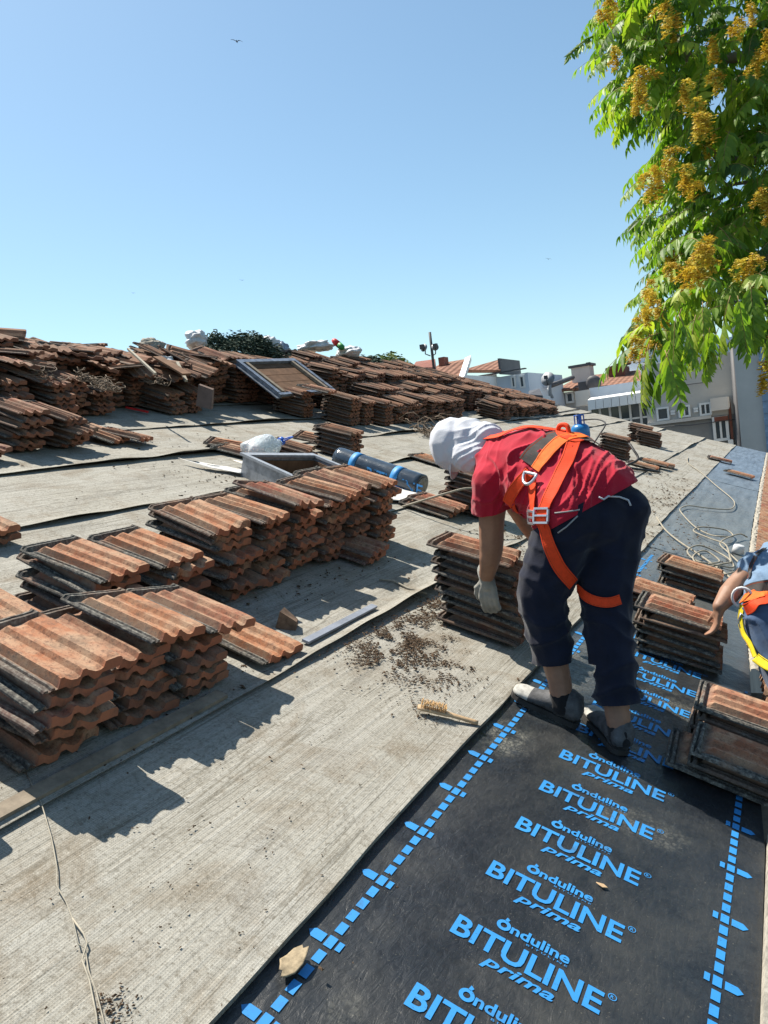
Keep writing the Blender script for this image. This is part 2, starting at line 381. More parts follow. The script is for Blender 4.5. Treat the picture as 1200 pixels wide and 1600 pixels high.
def font_mesh(txt, size, x, y, offset=0.0, shear=0.0, width=None, spacing=1.0):
    cu = bpy.data.curves.new('t', 'FONT'); cu.body = txt; cu.size = size; cu.offset = offset; cu.shear = shear
    cu.space_character = spacing; cu.resolution_u = 3; cu.fill_mode = 'FRONT'
    ob = bpy.data.objects.new('t', cu); col.objects.link(ob)
    bpy.context.view_layer.update()
    me = bpy.data.meshes.new_from_object(ob.evaluated_get(bpy.context.evaluated_depsgraph_get()))
    bpy.data.objects.remove(ob); bpy.data.curves.remove(cu)
    vs = [v.co.copy() for v in me.vertices]; fs = [tuple(p.vertices) for p in me.polygons]; bpy.data.meshes.remove(me)
    x0 = min(v.x for v in vs); x1 = max(v.x for v in vs)
    k = (width/(x1-x0)) if width else 1
    return [((v.x-x0)*k + x, v.y + y) for v in vs], fs
def ring2(cx, cy, r0, r1, seg=24, sx=1.0):
    vs = []; fs = []
    for k in range(seg):
        a = 2*math.pi*k/seg
        vs += [(cx+r0*sx*math.cos(a), cy+r0*math.sin(a)), (cx+r1*sx*math.cos(a), cy+r1*math.sin(a))]
    for k in range(seg):
        j = (k+1) % seg; fs.append((2*k, 2*k+1, 2*j+1, 2*j))
    return vs, fs
row = []                                        # one row of print: (points, faces) with u relative to the big word's baseline
row.append(font_mesh('BITULINE', .097, .293, 0.0, .0022, 0, .378))
row.append(font_mesh('nduline', .047, .420, .095, .0013, 0, .154))
row.append(font_mesh('prima', .047, .391, -.0395, .0011, .28, .180))
row.append(font_mesh('B I T U L I N E', .0085, .468, .083, .0, 0, .105))
row.append(ring2(.400, .109, .0085, .0185, 26))
row.append(([(.397, .126), (.4, .1405), (.409, .1345), (.404, .124)], [(0, 1, 2, 3)]))
row.append(ring2(.688, .069, .0085, .0105, 18)); row.append(font_mesh('R', .0135, .6838, .0645, .0002))
def wob(wd, u): return (wd, u, NP)
pr = MB()
for vs, fs in row: pr.add([(a, c, NP) for a, c in vs], fs)
lett = pr.mesh('printed_lettering', M['blue_print'])
for k in range(-4, 14): link('printed_lettering', lett, mem, ROOF @ Matrix.Translation((0, 1.592+k*per, 0)))
for side in (0, 1):
    mb = MB()
    for k in range(-25, 95):
        u = 1.372 + k*per/5
        if u > 6.45: continue
        def q(a, b2, c0, c1):
            if side: a, b2 = .984-b2, .984-a
            if max(a, b2) > eave_w(u)-.012: return
            if side and c1 > 4.3: return
            mb.add([(a, c0, NP), (b2, c0, NP), (b2, c1, NP), (a, c1, NP)], [(0, 1, 2, 3)])
        q(.067, .089, u-.018, u+.018)
        if k % 5 == 0:
            q(.096, .110, u-.014, u+.014)
            a = .060; pts = [(a, u-.0145), (a, u+.0145), (.030, u+.0145), (.016, u), (.030, u-.0145)]
            if side: pts = [(.984-x, y) for x, y in pts][::-1]
            if max(p[0] for p in pts) < eave_w(u)-.012 and not (side and u > 4.3): mb.add([(x, y, NP) for x, y in pts], [tuple(range(5))[::-1]])
    mb.build('dashed_line', M['blue_print'], mem, ROOF)

# ---------------------------------------------------------------- buildings beyond the roof
M['grey_wall'] = simple('grey_render', (.44, .42, .385), .9, .2, .14, .5)
M['dark_wall'] = simple('dark_render', (.25, .245, .235), .9, .2, .25, .5)
M['beige_wall'] = simple('beige_render', (.56, .52, .47), .9, .2, .12, .5)
M['white_wall'] = simple('white_render', (.74, .74, .72), .85, .2, .08, .5)
M['blue_wall'] = simple('pale_blue_render', (.55, .61, .68), .85, .2, .08, .4)
M['slate_wall'] = simple('slate_blue_cladding', (.22, .30, .40), .6, .4, .2, .6)
M['frame'] = simple('white_frame', (.68, .68, .66), .5, .4, .05, 3)
M['rust'] = simple('brown_panel', (.20, .07, .045), .7, .3, .2, 3)
M['pipe'] = simple('dark_pipe', (.07, .07, .075), .6, .3, .2, 2)
def mat_glass():
    t = NT('window_glass', .08, .6); t.color((.055, .07, .08)); return t.mat
M['glass'] = mat_glass()
def mat_rooftile():
    t = NT('red_roof_tiles', .85, .2); v = t.coord()
    wv = t.n('TexWave'); wv.wave_type = 'BANDS'; wv.bands_direction = 'X'; wv.inputs['Scale'].default_value = 1.15; t.l(v, wv.inputs['Vector'])
    wz = t.n('TexWave'); wz.wave_type = 'BANDS'; wz.bands_direction = 'Z'; wz.wave_profile = 'SAW'; wz.inputs['Scale'].default_value = 2.2; t.l(v, wz.inputs['Vector'])
    n = t.noise(v, 3, 5)
    c = t.ramp(n, [(.3, (.17, .085, .06)), (.7, (.28, .15, .10))])
    c = t.mix(t.ramp(wz.outputs['Fac'], [(0, .75), (.25, 0.0)]), c, (.09, .04, .03))
    t.color(c); b1 = t.bump(wz.outputs['Fac'], .8, .08); t.bump(wv.outputs['Fac'], .6, .06, b1); return t.mat
M['rooftile'] = mat_rooftile()
def rect(px0, px1, py0, py1, Y):                 # x range and z range of a patch of a wall standing at Y
    pm = (py0+py1)/2; xm = (px0+px1)/2
    return atY(px0, pm, Y).x, atY(px1, pm, Y).x, atY(xm, py1, Y).z, atY(xm, py0, Y).z
def wallbox(name, mat, parent, x0, x1, z0, z1, Y, depth, dy=0.0):
    m = MB(); m.box(((x0+x1)/2, Y+depth/2+dy, (z0+z1)/2), (x1-x0, depth, z1-z0)); return m.build(name, mat, parent)
def window(parent, x0, x1, z0, z1, Y, nx=1, nz=1, fr=.07, name='window', mat=None):
    m = MB(); D = .10; yc = Y-.02
    m.box(((x0+x1)/2, yc, z1-fr/2), (x1-x0, D, fr)); m.box(((x0+x1)/2, yc, z0+fr/2), (x1-x0, D, fr))
    for k in range(nx+1):
        x = x0+fr/2+(x1-x0-fr)*k/nx; m.box((x, yc, (z0+z1)/2), (fr*(1 if k in (0, nx) else .7), D-.004, z1-z0-2*fr-.004))
    for k in range(1, nz):
        z = z0+(z1-z0)*k/nz
        for q in range(nx):
            xa = x0+fr+(x1-x0-fr)*q/nx; m.box(((xa+x0+(x1-x0-fr)*(q+1)/nx)/2, yc, z), ((x1-x0-fr)/nx-fr*.9, D-.01, fr*.6))
    f = m.build(name, M['frame'], parent)
    p = MB(); p.box(((x0+x1)/2, Y+.0, (z0+z1)/2), (x1-x0-fr, .03, z1-z0-fr)); p.build('pane', mat or M['glass'], f)
    return f
ZG = -8.2
# grey apartment building behind the gable
Y = 31.0
x0, x1, _, zt = rect(1004, 1152, 560, 600, Y)
B1 = empty('apartment_building', Vector(((x0+x1)/2, Y, ZG)), 'grey rendered apartment building with small white windows, behind the gable edge', 'building')
zl = rect(1010, 1112, 650, 657, Y)[2]
wallbox('wall', M['grey_wall'], B1, x0, x1, zl, zt, Y, 9)
wallbox('lower_wall', M['dark_wall'], B1, x0, x1, ZG, zl-.003, Y, 9, .06)
wallbox('ledge', M['beige_wall'], B1, x0, rect(1010, 1112, 650, 657, Y)[1], zl-.06, zl+.06, Y-.12, .118)
for p, n in (((1026, 1046, 636, 657), 1), ((1060, 1079, 633, 652), 2), ((1093, 1112, 629, 649), 2)):
    window(B1, *rect(*p, Y-.01), Y-.01, n, 1)
for p in ((1048, 1055, 641, 648), (1084, 1091, 637, 644)): window(B1, *rect(*p, Y-.01), Y-.01, 1, 1, .09, 'vent')
a = rect(1110, 1138, 621, 641, Y-.5); wallbox('bay', M['beige_wall'], B1, *a[:2], *a[2:], Y-.5, .497)
a = rect(1114, 1139, 650, 689, Y-.02); tw = window(B1, *a, Y-.02, 2, 1, .1)
a = rect(1116, 1138, 650.5, 658, Y-.08); wallbox('panel', M['rust'], tw, a[0], a[1], a[2], a[3], Y-.10, .03)
a = rect(1140, 1144, 628, 692, Y-.06); wallbox('stripe', M['rust'], B1, *a[:2], *a[2:], Y-.06, .055)
a = rect(1134.5, 1140, 620, 637, Y-.12); wallbox('meter_box', M['white_wall'], B1, *a[:2], *a[2:], Y-.3, .2)
m = MB()
for (qx0, qy0, qx1, qy1) in ((1012, 668, 1150, 655), (1010, 604, 1112, 596)): m.tube([atY(qx0, qy0, Y-.15), atY((qx0+qx1)/2, (qy0+qy1)/2+2.5, Y-.15), atY(qx1, qy1, Y-.15)], .02, 4)
m.build('wire', M['pipe'], B1)
a = rect(1138, 1146, 687, 698, Y-.3); wallbox('air_conditioner', M['frame'], B1, *a[:2], *a[2:], Y-.36, .35)
m = MB(); m.tube([atY(1146, 540, Y-.3), Vector((atY(1151, 705, Y-.3).x, Y-.3, ZG))], .13, 8); m.build('downpipe', M['pipe'], B1)
# tall wall further right and the blue clad one
Yt = 28.0
a = rect(1151, 1191, 520, 700, Yt)
B2 = empty('tower_block', Vector(((a[0]+a[1])/2, Yt, ZG)), 'tall blank grey wall of a block at the right, below the branches', 'building')
wallbox('wall', M['grey_wall'], B2, a[0], a[1], ZG, atY(1160, 480, Yt).z, Yt, 8)
Yb = 26.5; a = rect(1190, 1290, 520, 700, Yb)
B3 = empty('clad_building', Vector(((a[0]+a[1])/2, Yb, ZG)), 'slate blue corrugated cladding of a building at the right picture edge', 'building')
m = MB(); zt = atY(1200, 520, Yb).z; nr = 60
for k in range(nr):
    z0_ = ZG+(zt-ZG)*k/nr; m.box(((a[0]+a[1])/2, Yb+3-.03*(k % 2), (z0_+ZG+(zt-ZG)*(k+1)/nr)/2), (a[1]-a[0], 6, (zt-ZG)/nr-.004))
m.build('cladding', M['slate_wall'], B3)
# veranda building with glazed front
Y = 35.0
a = rect(902, 1022, 630, 720, Y)
B4 = empty('veranda_building', Vector(((a[0]+a[1])/2, Y, ZG)), 'building with white glazed veranda and pale awning strip', 'building')
zt = atY(960, 640, Y).z
wallbox('wall', M['grey_wall'], B4, a[0], a[1], ZG, zt, Y, 8)
g1 = rect(921, 1021, 637, 668, Y-.02); window(B4, g1[0], g1[1], g1[2]-.5, g1[3]+.3, Y-.02, 6, 2, .13, 'veranda_window')
g2 = rect(919, 1021, 618, 634, Y-.6)
m = MB(); nn = 8
for k in range(nn):
    xa = g2[0]+(g2[1]-g2[0])*k/nn; xb = g2[0]+(g2[1]-g2[0])*(k+1)/nn-.02
    m.hexa([(xa, Y-.75, g2[2]), (xb, Y-.75, g2[2]), (xb, Y-.05, g2[2]), (xa, Y-.05, g2[2]), (xa, Y-.70, g2[3]), (xb, Y-.70, g2[3]), (xb, Y-.05, g2[3]+.1), (xa, Y-.05, g2[3]+.1)])
m.build('awning', M['white_wall'], B4)
g3 = rect(921, 1010, 600, 622, Y+.5); wallbox('terrace_wall', M['blue_wall'], B4, g3[0], g3[1], g3[2], g3[3], Y+.5, .4)
g3 = rect(899, 921, 610, 634, Y+.3); wallbox('parapet', M['beige_wall'], B4, g3[0], g3[1], g3[2], g3[3], Y+.3, 3)
# house with red tiled roof, dormer and chimney
Y = 40.0
a = rect(866, 1004, 600, 640, Y)
B5 = empty('tiled_house', Vector(((a[0]+a[1])/2, Y, ZG)), 'house with low red tiled roof, dormer and square chimney left of the branches', 'building')
wallbox('wall', M['grey_wall'], B5, a[0], a[1], ZG, atY(930, 606, Y).z, Y, 8)
e0, e1 = atY(868, 609, Y-.4), atY(1004, 597, Y-.4); t0, t1 = atY(905, 588, Y+4), atY(1000, 578, Y+4)
m = MB(); th_ = Vector((0, 0, .14)); m.hexa([e0-th_, e1-th_, t1-th_, t0-th_, e0, e1, t1, t0]); m.build('roof', M['rooftile'], B5)
g3 = rect(893, 922, 573, 597, Y+1.5); ch = wallbox('chimney', M['beige_wall'], B5, g3[0], g3[1], g3[2]-.5, g3[3], Y+1.5, 1.0)
wallbox('cap', M['pipe'], ch, g3[0]-.12, g3[1]+.12, g3[3]+.003, g3[3]+.13, Y+1.4, 1.2)
g4 = rect(915, 921, 566, 573, Y+1.6); wallbox('flue', M['pipe'], ch, g4[0], g4[1], g3[3]+.136, g4[3], Y+1.7, .25)
g3 = rect(950, 976, 573, 586, Y+2.4); dm = wallbox('dormer', M['rust'], B5, g3[0], g3[1], g3[2]-.5, g3[3], Y+2.4, 1.5)
p0, p1 = atY(946, 580, Y+2.2), atY(977, 567, Y+2.2); m = MB()
m.hexa([p0, p1, p1+Vector((0, 1.8, 0)), p0+Vector((0, 1.8, 0)), p0+th_, p1+th_, p1+th_+Vector((0, 1.8, 0)), p0+th_+Vector((0, 1.8, 0))]); m.build('dormer_roof', M['rooftile'], B5)
for p in ((870, 876, 606, 626), (884, 897, 612, 630)): window(B5, *rect(*p, Y-.02), Y-.02, 1, 1, .1)
# pale blue apartment block behind the branches
Y = 47.0
a = rect(985, 1150, 560, 640, Y)
B6 = empty('apartment_building', Vector(((a[0]+a[1])/2, Y, ZG)), 'pale blue apartment block glimpsed between the hanging leaves', 'building')
wallbox('wall', M['blue_wall'], B6, a[0], a[1], ZG, atY(1060, 540, Y).z, Y, 10)
for px in range(1000, 1140, 22):
    for py in (566, 596, 622): window(B6, *rect(px, px+11, py, py+14, Y-.02), Y-.02, 2, 1, .12)
g3 = rect(962, 1000, 585, 606, Y-1); wallbox('annex', M['white_wall'], B6, g3[0], g3[1], ZG, g3[3], Y-1, 6)
# roofs beyond the ridge, centre
Y = 34.0
a = rect(724, 828, 590, 640, Y)
B7 = empty('tiled_house', Vector(((a[0]+a[1])/2, Y, ZG)), 'pale house with steep red tiled roof rising behind the tile heap', 'building')
wallbox('wall', M['blue_wall'], B7, a[0], a[1], ZG, atY(775, 590, Y).z, Y, 6)
p = [atY(724, 578, Y-.3), atY(782, 578, Y-.3), atY(782, 561, Y+2.5), atY(729, 576, Y+2.5)]
m = MB(); m.hexa([q-th_ for q in p]+p); m.build('roof', M['rooftile'], B7)
g3 = rect(781, 784, 560, 585, Y); wallbox('verge', M['pipe'], B7, g3[0], g3[1], g3[2], g3[3], Y-.2, 3)
g3 = rect(728, 822, 579, 586, Y-.2); wallbox('fascia', M['pipe'], B7, g3[0], g3[1], g3[2]+.05, g3[3]-.1, Y-.35, .3)
for q in ((799, 806, 588, 606), (812, 820, 587, 606), (760, 776, 586, 590)): window(B7, *rect(*q, Y-.03), Y-.03, 1, 1, .06)
Y = 30.0
a = rect(684, 728, 590, 640, Y)
B8 = empty('tiled_house', Vector(((a[0]+a[1])/2, Y, ZG)), 'house with red tiled gable roof and white verge beside the dish mast', 'building')
wallbox('wall', M['white_wall'], B8, a[0], a[1], ZG, atY(700, 590, Y).z, Y, 6)
p = [atY(650, 592, Y-.2), atY(716, 594, Y-.2), atY(727, 561, Y+3), atY(690, 567, Y+3)]
m = MB(); m.hexa([q-th_ for q in p]+p); m.build('roof', M['rooftile'], B8)
m = MB(); s_ = Vector((.3, -.03, .06)); m.hexa([p[1]-th_*1.2, p[1]+s_-th_*1.2, p[2]+s_-th_*1.2, p[2]-th_*1.2, p[1]+th_*.4, p[1]+s_+th_*.4, p[2]+s_+th_*.4, p[2]+th_*.4]); m.build('verge', M['frame'], B8)
g3 = rect(685, 694, 558, 570, Y+2); wallbox('chimney', M['rust'], B8, g3[0], g3[1], g3[2]-.6, g3[3], Y+2, .5)
Y = 27.5
p = [atY(644, 574, Y), atY(680, 574, Y), atY(680, 561, Y+2), atY(650, 565, Y+2)]
B9 = empty('roof_house', Vector((p[0].x, Y, ZG)), 'dark red roof tip just showing left of the dish mast', 'building')
m = MB(); m.hexa([q-th_*4 for q in p]+p); m.build('roof', M['rust'], B9)
wallbox('wall', M['white_wall'], B9, p[0].x+.1, p[1].x-.1, ZG, p[0].z-.57, Y+.1, 1.8)
def dish_mesh(c, r, facing, mb, mb2):
    q = Vector(facing).normalized().to_track_quat('Z', 'Y').to_matrix()
    mb.lathe(c, [(r, .28*r), (r*.8, .16*r), (r*.5, .06*r), (.05*r, 0), (.05*r, -.04*r), (r*.5, .02*r), (r*.8, .12*r), (r*1.0, .25*r)], 22, q)
    c = Vector(c); tip = c + q @ Vector((0, 0, r*.95))
    mb2.tube([c + q @ Vector((0, -r*.95, .25*r)), tip], .02, 5); mb2.box(tip, (.12, .12, .14))
Y = 22.0
mr = empty('dish_mast', atY(678, 562, Y), 'dark mast carrying two satellite dishes on the skyline', 'mast')
m = MB(); m.tube([atY(671.5, 519, Y), atY(679, 585, Y)], .045, 8); m.build('pole', M['pipe'], mr)
for i, (px, py) in enumerate(((663.5, 544), (679.5, 543))):
    da, db = MB(), MB(); c = atY(px, py, Y-.25); dish_mesh(c, .125 if i == 0 else .115, (-.25+.9*i, -1, .35), da, db)
    k = da.build('satellite_dish', M['tin'], mr)
    foot = atY(672.5 if i == 0 else 675.5, 556, Y)
    db.tube([c+Vector((0, .05, 0)), atY(px+1, 553, Y-.1), foot], .018, 5); db.build('bracket', M['pipe'], k)
Y = 29.0
mr = empty('satellite_dish', atY(861, 615, Y), 'lone satellite dish on a pale post in front of the red roofed house', 'satellite dish')
da, db = MB(), MB(); dish_mesh(atY(857, 593, Y-.3), .27, (-.1, -1, .35), da, db); k = da.build('dish', M['tin'], mr); db.build('receiver_arm', M['pipe'], k)
m = MB(); m.tube([atY(858, 594, Y), atY(860, 622, Y), ], .07, 8); m.tube([atY(856, 606, Y), atY(864, 622, Y)], .05, 6); m.build('post', M['tin'], mr)
mr = empty('pipe_rail', atY(862, 603, 36), 'slanting grey pipe running up to the square chimney', 'pipe')
m = MB(); m.tube([atY(859, 603, 36), atY(895, 590, 40.5)], .12, 6); m.build('pipe', M['pipe'], mr)
mr = empty('dish_motor', atY(926, 602, 38), 'round fan housing on the terrace beside the red roof', 'fan')
m = MB(); q = Matrix.Rotation(R(90), 3, 'X'); m.lathe(atY(928, 598, 38), [(.15, -.1), (.34, -.1), (.36, 0), (.34, .25), (.2, .3)], 18, q); m.build('housing', M['pipe'], mr)
m = MB(); m.lathe(atY(928, 598, 37.85), [(.12, 0), (.24, 0), (.24, .06), (.12, .06)], 18, q); m.build('rim', M['frame'], mr)
m = MB(); m.box(atY(928, 612, 38), (.15, .15, 1.0)); m.box(atY(916, 604, 38), (.7, .3, .5)); m.build('bracket', M['pipe'], mr)
# roofs low at the far end of the ridge
Y = 25.0
mr = empty('shed_roof', atY(840, 612, Y), 'dark low shed roof peeking over the far end of the ridge', 'shed')
p = [atY(826, 616, Y), atY(848, 618, Y), atY(843, 607, Y+1.2), atY(826, 611, Y+1.2)]; m = MB(); m.hexa([q_-th_*.8 for q_ in p]+p); m.build('roof', M['pipe'], mr)
m = MB(); m.box(((p[0].x+p[1].x)/2, Y+.6, (ZG+p[0].z-.12)/2), (p[1].x-p[0].x-.1, 1.0, p[0].z-.12-ZG)); m.build('wall', M['white_wall'], mr)

# ---------------------------------------------------------------- interlocking clay tiles
TL, TW, TT = .42, .27, .043
PROF = [(-.135, .012), (-.131, .017), (-.121, .018), (-.118, .011), (-.110, .011), (-.107, .018), (-.099, .018), (-.096, .010), (-.088, .010),
        (-.084, .020), (-.078, .037), (-.066, .036), (-.060, .030), (-.045, .022), (-.026, .018), (-.016, .022), (-.006, .038), (.004, .039), (.012, .032), (.034, .021),
        (.052, .018), (.064, .022), (.074, .037), (.086, .038), (.118, .038), (.128, .036), (.135, .028)]
XS = [-.21, -.204, -.196, -.190, -.182, -.174, -.166, -.155, -.14, -.05, .05, .15, .19, .204, .21]
def ztop(x, y, pz):
    if abs(y) < .125:
        if x < -.1995: pz = max(.014, min(pz, .03) if False else .028)
        elif x < -.193: pz = .014
        elif x < -.178: pz = .030
        elif x < -.160: pz = .013
        elif x < -.150: pz = .5*pz+.007
    if x > .200: pz -= .003
    return pz
def zbot(x, y):
    if y < -.093: return .005
    if y > .10: return .012 if x < .19 else .002
    if x > .17: return (.012 if x > .18 else .008) if (-.008 < y < .03) else (-.010 if (-.06 < y < -.012 or .032 < y < .064) else .001)
    if x < -.17: return 0.0
    return .010 if abs(y) < .08 else 0.0
def tile_mesh(xs, prof, name, seed=0, chip=0):
    nx, ny = len(xs), len(prof); vs = []; fs = []
    for lay in (0, 1):
        for x in xs:
            for y, pz in prof:
                yy, xx = y, x
                if lay == 0: z = ztop(x, y, pz)
                else: z = min(zbot(x, y), ztop(x, y, pz)-.006)
                if seed:
                    z += .0012*noise.noise((x*30+seed*9, y*30, seed)); xx += .0022*noise.noise((y*25, seed*7, x*3)); yy += .0018*noise.noise((x*18, seed*5, y*3))
                    if lay == 0 and x > .2: xx += .004*(pz < .024)
                if chip:
                    cy = .105 if chip % 2 else -.07; e = max(0, 1-abs(y-cy)/(.05+.012*chip)); xx = min(xx, .214-e*(.026+.007*chip)*(.8+.5*noise.noise((y*60, seed, 3))))
                vs.append((xx, yy, z))
    I = lambda l, i, j: l*nx*ny + i*ny + j
    for i in range(nx-1):
        for j in range(ny-1):
            fs.append((I(0,i,j), I(0,i+1,j), I(0,i+1,j+1), I(0,i,j+1))); fs.append((I(1,i,j), I(1,i,j+1), I(1,i+1,j+1), I(1,i+1,j)))
    for i in range(nx-1):
        fs.append((I(0,i,0), I(1,i,0), I(1,i+1,0), I(0,i+1,0))); fs.append((I(0,i,ny-1), I(0,i+1,ny-1), I(1,i+1,ny-1), I(1,i,ny-1)))
    for j in range(ny-1):
        fs.append((I(0,0,j), I(0,0,j+1), I(1,0,j+1), I(1,0,j))); fs.append((I(0,nx-1,j), I(1,nx-1,j), I(1,nx-1,j+1), I(0,nx-1,j+1)))
    return vs, fs
TILES = []
for k in range(9):
    vs, fs = tile_mesh(XS, PROF, 'roof_tile', k+1, max(0, k-5))
    me = bpy.data.meshes.new('roof_tile'); me.from_pydata(vs, [], fs); me.materials.append(M['tile']); me.update(); TILES.append(me)
ORD = ['topmost', 'second from the top', 'third from the top', 'fourth from the top', 'fifth from the top', 'sixth from the top', 'seventh from the top', 'eighth from the top', 'ninth from the top', 'tenth from the top', 'eleventh from the top', 'twelfth from the top', 'thirteenth from the top', 'lowest but one', 'lowest']
rt = random.Random(11)
N_IND = [0]
OLD = []
for me_ in TILES:
    k_ = me_.copy(); k_.materials.clear(); k_.materials.append(M['tile_old']); OLD.append(k_)
def tile(m, label, group='clay roof tiles taken off and stacked on the roof', name='clay_tile', old=False):
    o = bpy.data.objects.new(name, (OLD if old else TILES)[rt.randrange(9)]); col.objects.link(o); o.matrix_basis = ROOF @ m
    tag(o, label, 'roof tile', group); N_IND[0] += 1; return o
FAR = dict(v=[], f=[], c=[], r=[])
LOWX = [-.21, -.19, -.165, -.15, .19, .21]
LOWP = [(-.135, .014), (-.12, .018), (-.105, .012), (-.085, .012), (-.075, .034), (-.03, .017), (0, .034), (.05, .017), (.08, .037), (.135, .034)]
LV, LF = tile_mesh(LOWX, LOWP, 'low')
def far_tile(m):
    b = len(FAR['v']); r = rt.random()
    for v in LV: FAR['v'].append(tuple(m @ Vector(v))); FAR['c'].append(v); FAR['r'].append(r)
    FAR['f'] += [tuple(b+i for i in f) for f in LF]
def stack(wc, u, n, where=None, rz=0.0, jit=1.0, n0=.022, pitch=TT, tx=0.0, ty=0.0, lean=(-.007, 0), old=False):
    """n tiles one on another; centre (wc, u) on the roof; where = words that place the stack, None for the far heap"""
    jit *= 1.75; old = old or u > 5.6; dz = 0
    for k in range(n):
        j = jit*(2.2 if rt.random() < .14 else 1)
        m = Matrix.Translation((wc + lean[0]*k + rt.uniform(-.016, .016)*j, u + lean[1]*k + rt.uniform(-.009, .009)*j, n0 + k*pitch + rt.uniform(0, .003)))
        m = m @ Matrix.Rotation(rz + rt.uniform(-.035, .035)*j, 4, 'Z')
        if k and (tx or ty): m = m @ Matrix.Rotation(tx*min(1, k/3), 4, 'X') @ Matrix.Rotation(ty*min(1, k/3), 4, 'Y')
        m = m @ Matrix.Rotation(rt.uniform(-.016, .016)*j, 4, 'X') @ Matrix.Rotation(rt.uniform(-.012, .012)*j, 4, 'Y')
        if where is None: far_tile(m)
        else:
            i = n-1-k
            what = 'only' if n == 1 else ('lowest' if k == 0 else ORD[i])
            tile(m, f'{what} clay tile {where}' if n > 1 else f'single clay tile {where}', old=old or (k < n-1 and rt.random() < .3))
def one(wc, u, label, rz=0, tx=0, ty=0, n0=.022):
    m = Matrix.Translation((wc, u, n0)) @ Matrix.Rotation(rz, 4, 'Z') @ Matrix.Rotation(tx, 4, 'X') @ Matrix.Rotation(ty, 4, 'Y')
    return tile(m, label)
# nearest row, left foreground
stack(-1.09, 1.00, 4, 'of the stack half cut off by the left edge')
stack(-1.08, 1.425, 6, 'of the nearest big stack at lower left', lean=(.004, .002), pitch=.0475)
stack(-1.08, 1.715, 5, 'of the dark edged stack behind the nearest one', tx=-.04, pitch=.045)
stack(-1.09, 2.00, 4, 'of the foreground stack with three crumb marked ribs', tx=-.05, n0=.02, pitch=.05, lean=(.002, -.02))
one(-1.10, 1.86, 'crumb marked tile bridging the two foreground stacks at left', tx=-.16, n0=.245)
one(-1.08, 2.13, 'sloping clay tile at the right end of the foreground row', tx=-.17, n0=.205)
one(-1.02, 2.42, 'bright clay tile lying lowest at the right end of the foreground row', rz=-.05, tx=-.06, n0=.02)
# second row, running back to the hatch
stack(-1.58, 1.62, 4, 'of the pale dusty stack at left, second row')
stack(-1.57, 2.03, 4, 'of the stack left of the fresh red tile', lean=(.0, .01))
one(-1.62, 2.08, 'dusty clay tile on top, left of the fresh red tile', rz=-.08, n0=.20)
one(-1.60, 2.09, 'uppermost dusty clay tile left of the fresh red tile, wavy lip forward', rz=.06, n0=.243, tx=-.03)
stack(-1.57, 2.42, 5, 'of the stack under the fresh red tile', lean=(.0, .003))
one(-1.60, 2.42, 'fresh red clay tile lying on the second row, brighter than its neighbours', rz=.02, n0=.232)
stack(-1.58, 2.78, 8, 'of the fanned out stack with grey lichen edges', lean=(-.003, -.004), jit=1.9)
stack(-1.57, 3.08, 7, 'of the stack right of the fanned out lichen stack', jit=1.6)
one(-1.57, 3.02, 'lichen blotched tile laid across two stacks of the second row', rz=.09, n0=.335, tx=-.05)
stack(-1.57, 3.37, 8, 'of the second row stack below the smooth orange tile', jit=1.6)
one(-1.56, 3.32, 'smooth orange tile tilted on top of the second row', rz=-.05, n0=.38, tx=-.12)
stack(-1.57, 3.66, 9, 'of the tall stack in front of the hatch box', jit=1.3)
stack(-1.57, 3.95, 9, 'of the stack hiding the hatch box corner', jit=1.3)
stack(-1.54, 4.26, 9, 'of the second row stack nearest the black roll', jit=1.0)
stack(-1.38, 3.84, 2, 'of the low pair below the second row')
stack(-2.62, 2.30, 2, 'of the small pair alone on the bare sheet')
# stack in the worker's hand, and behind him
stack(-.325, 3.50, 9, 'of the stack under the gloved hand', lean=(-.016, .002), jit=.7)
stack(-1.30, 5.72, 8, 'of the stack behind the red shirted arm', jit=1.2)
stack(-1.50, 5.44, 2, 'of the low pair beside the black roll')
# right hand stacks on the membrane
MZ = 0.0
stack(.545, 4.12, 6, "of the stack held by the blue shirted worker", n0=MZ, jit=.7, lean=(-.017, 0), pitch=.041)
stack(.30, 4.80, 3, 'of the thin pair between the two right hand stacks', n0=MZ, rz=-.1)
stack(.44, 5.52, 4, 'of the stack below the tangled rope', n0=MZ, lean=(-.015, 0))
stack(.87, 3.30, 4, 'of the right edge stack behind the dark one', n0=MZ, rz=.02, jit=.7, lean=(.010, 0))
stack(.885, 2.97, 3, 'of the dark nearest stack at the right edge', n0=MZ, rz=.05, jit=.8, lean=(.012, -.004))
# middle of the slope, around hatch and roll
stack(-3.00, 6.42, 6, 'of the lone stack above the black roll')
stack(-3.22, 5.92, 2, 'of the flat pair right of the water jug', rz=.1)
one(-3.55, 5.42, 'broken red tile piece left of the water jug', rz=.5)
one(-3.35, 5.30, 'loose red tile half behind the water jug', rz=.2)
one(-3.5, 6.75, 'loose tile leaning behind the lone stack', rz=.3, tx=.1)
one(-2.42, 7.35, 'short red tile lying alone left of the white cap', rz=-.15)
stack(-4.60, 7.92, 7, 'of the left stack below the hatch lid')
stack(-4.12, 8.28, 8, 'of the right stack below the hatch lid')
stack(-4.10, 8.62, 7, 'of the stack just right of the hatch lid stacks')
stack(-4.02, 8.98, 7, 'of the third stack right of the hatch lid')
stack(-4.05, 9.42, 6, 'of the fourth stack right of the hatch lid', n0=.02)
one(-4.35, 7.98, 'tile laid across the two stacks in front of the hatch lid', rz=.1, n0=.37)
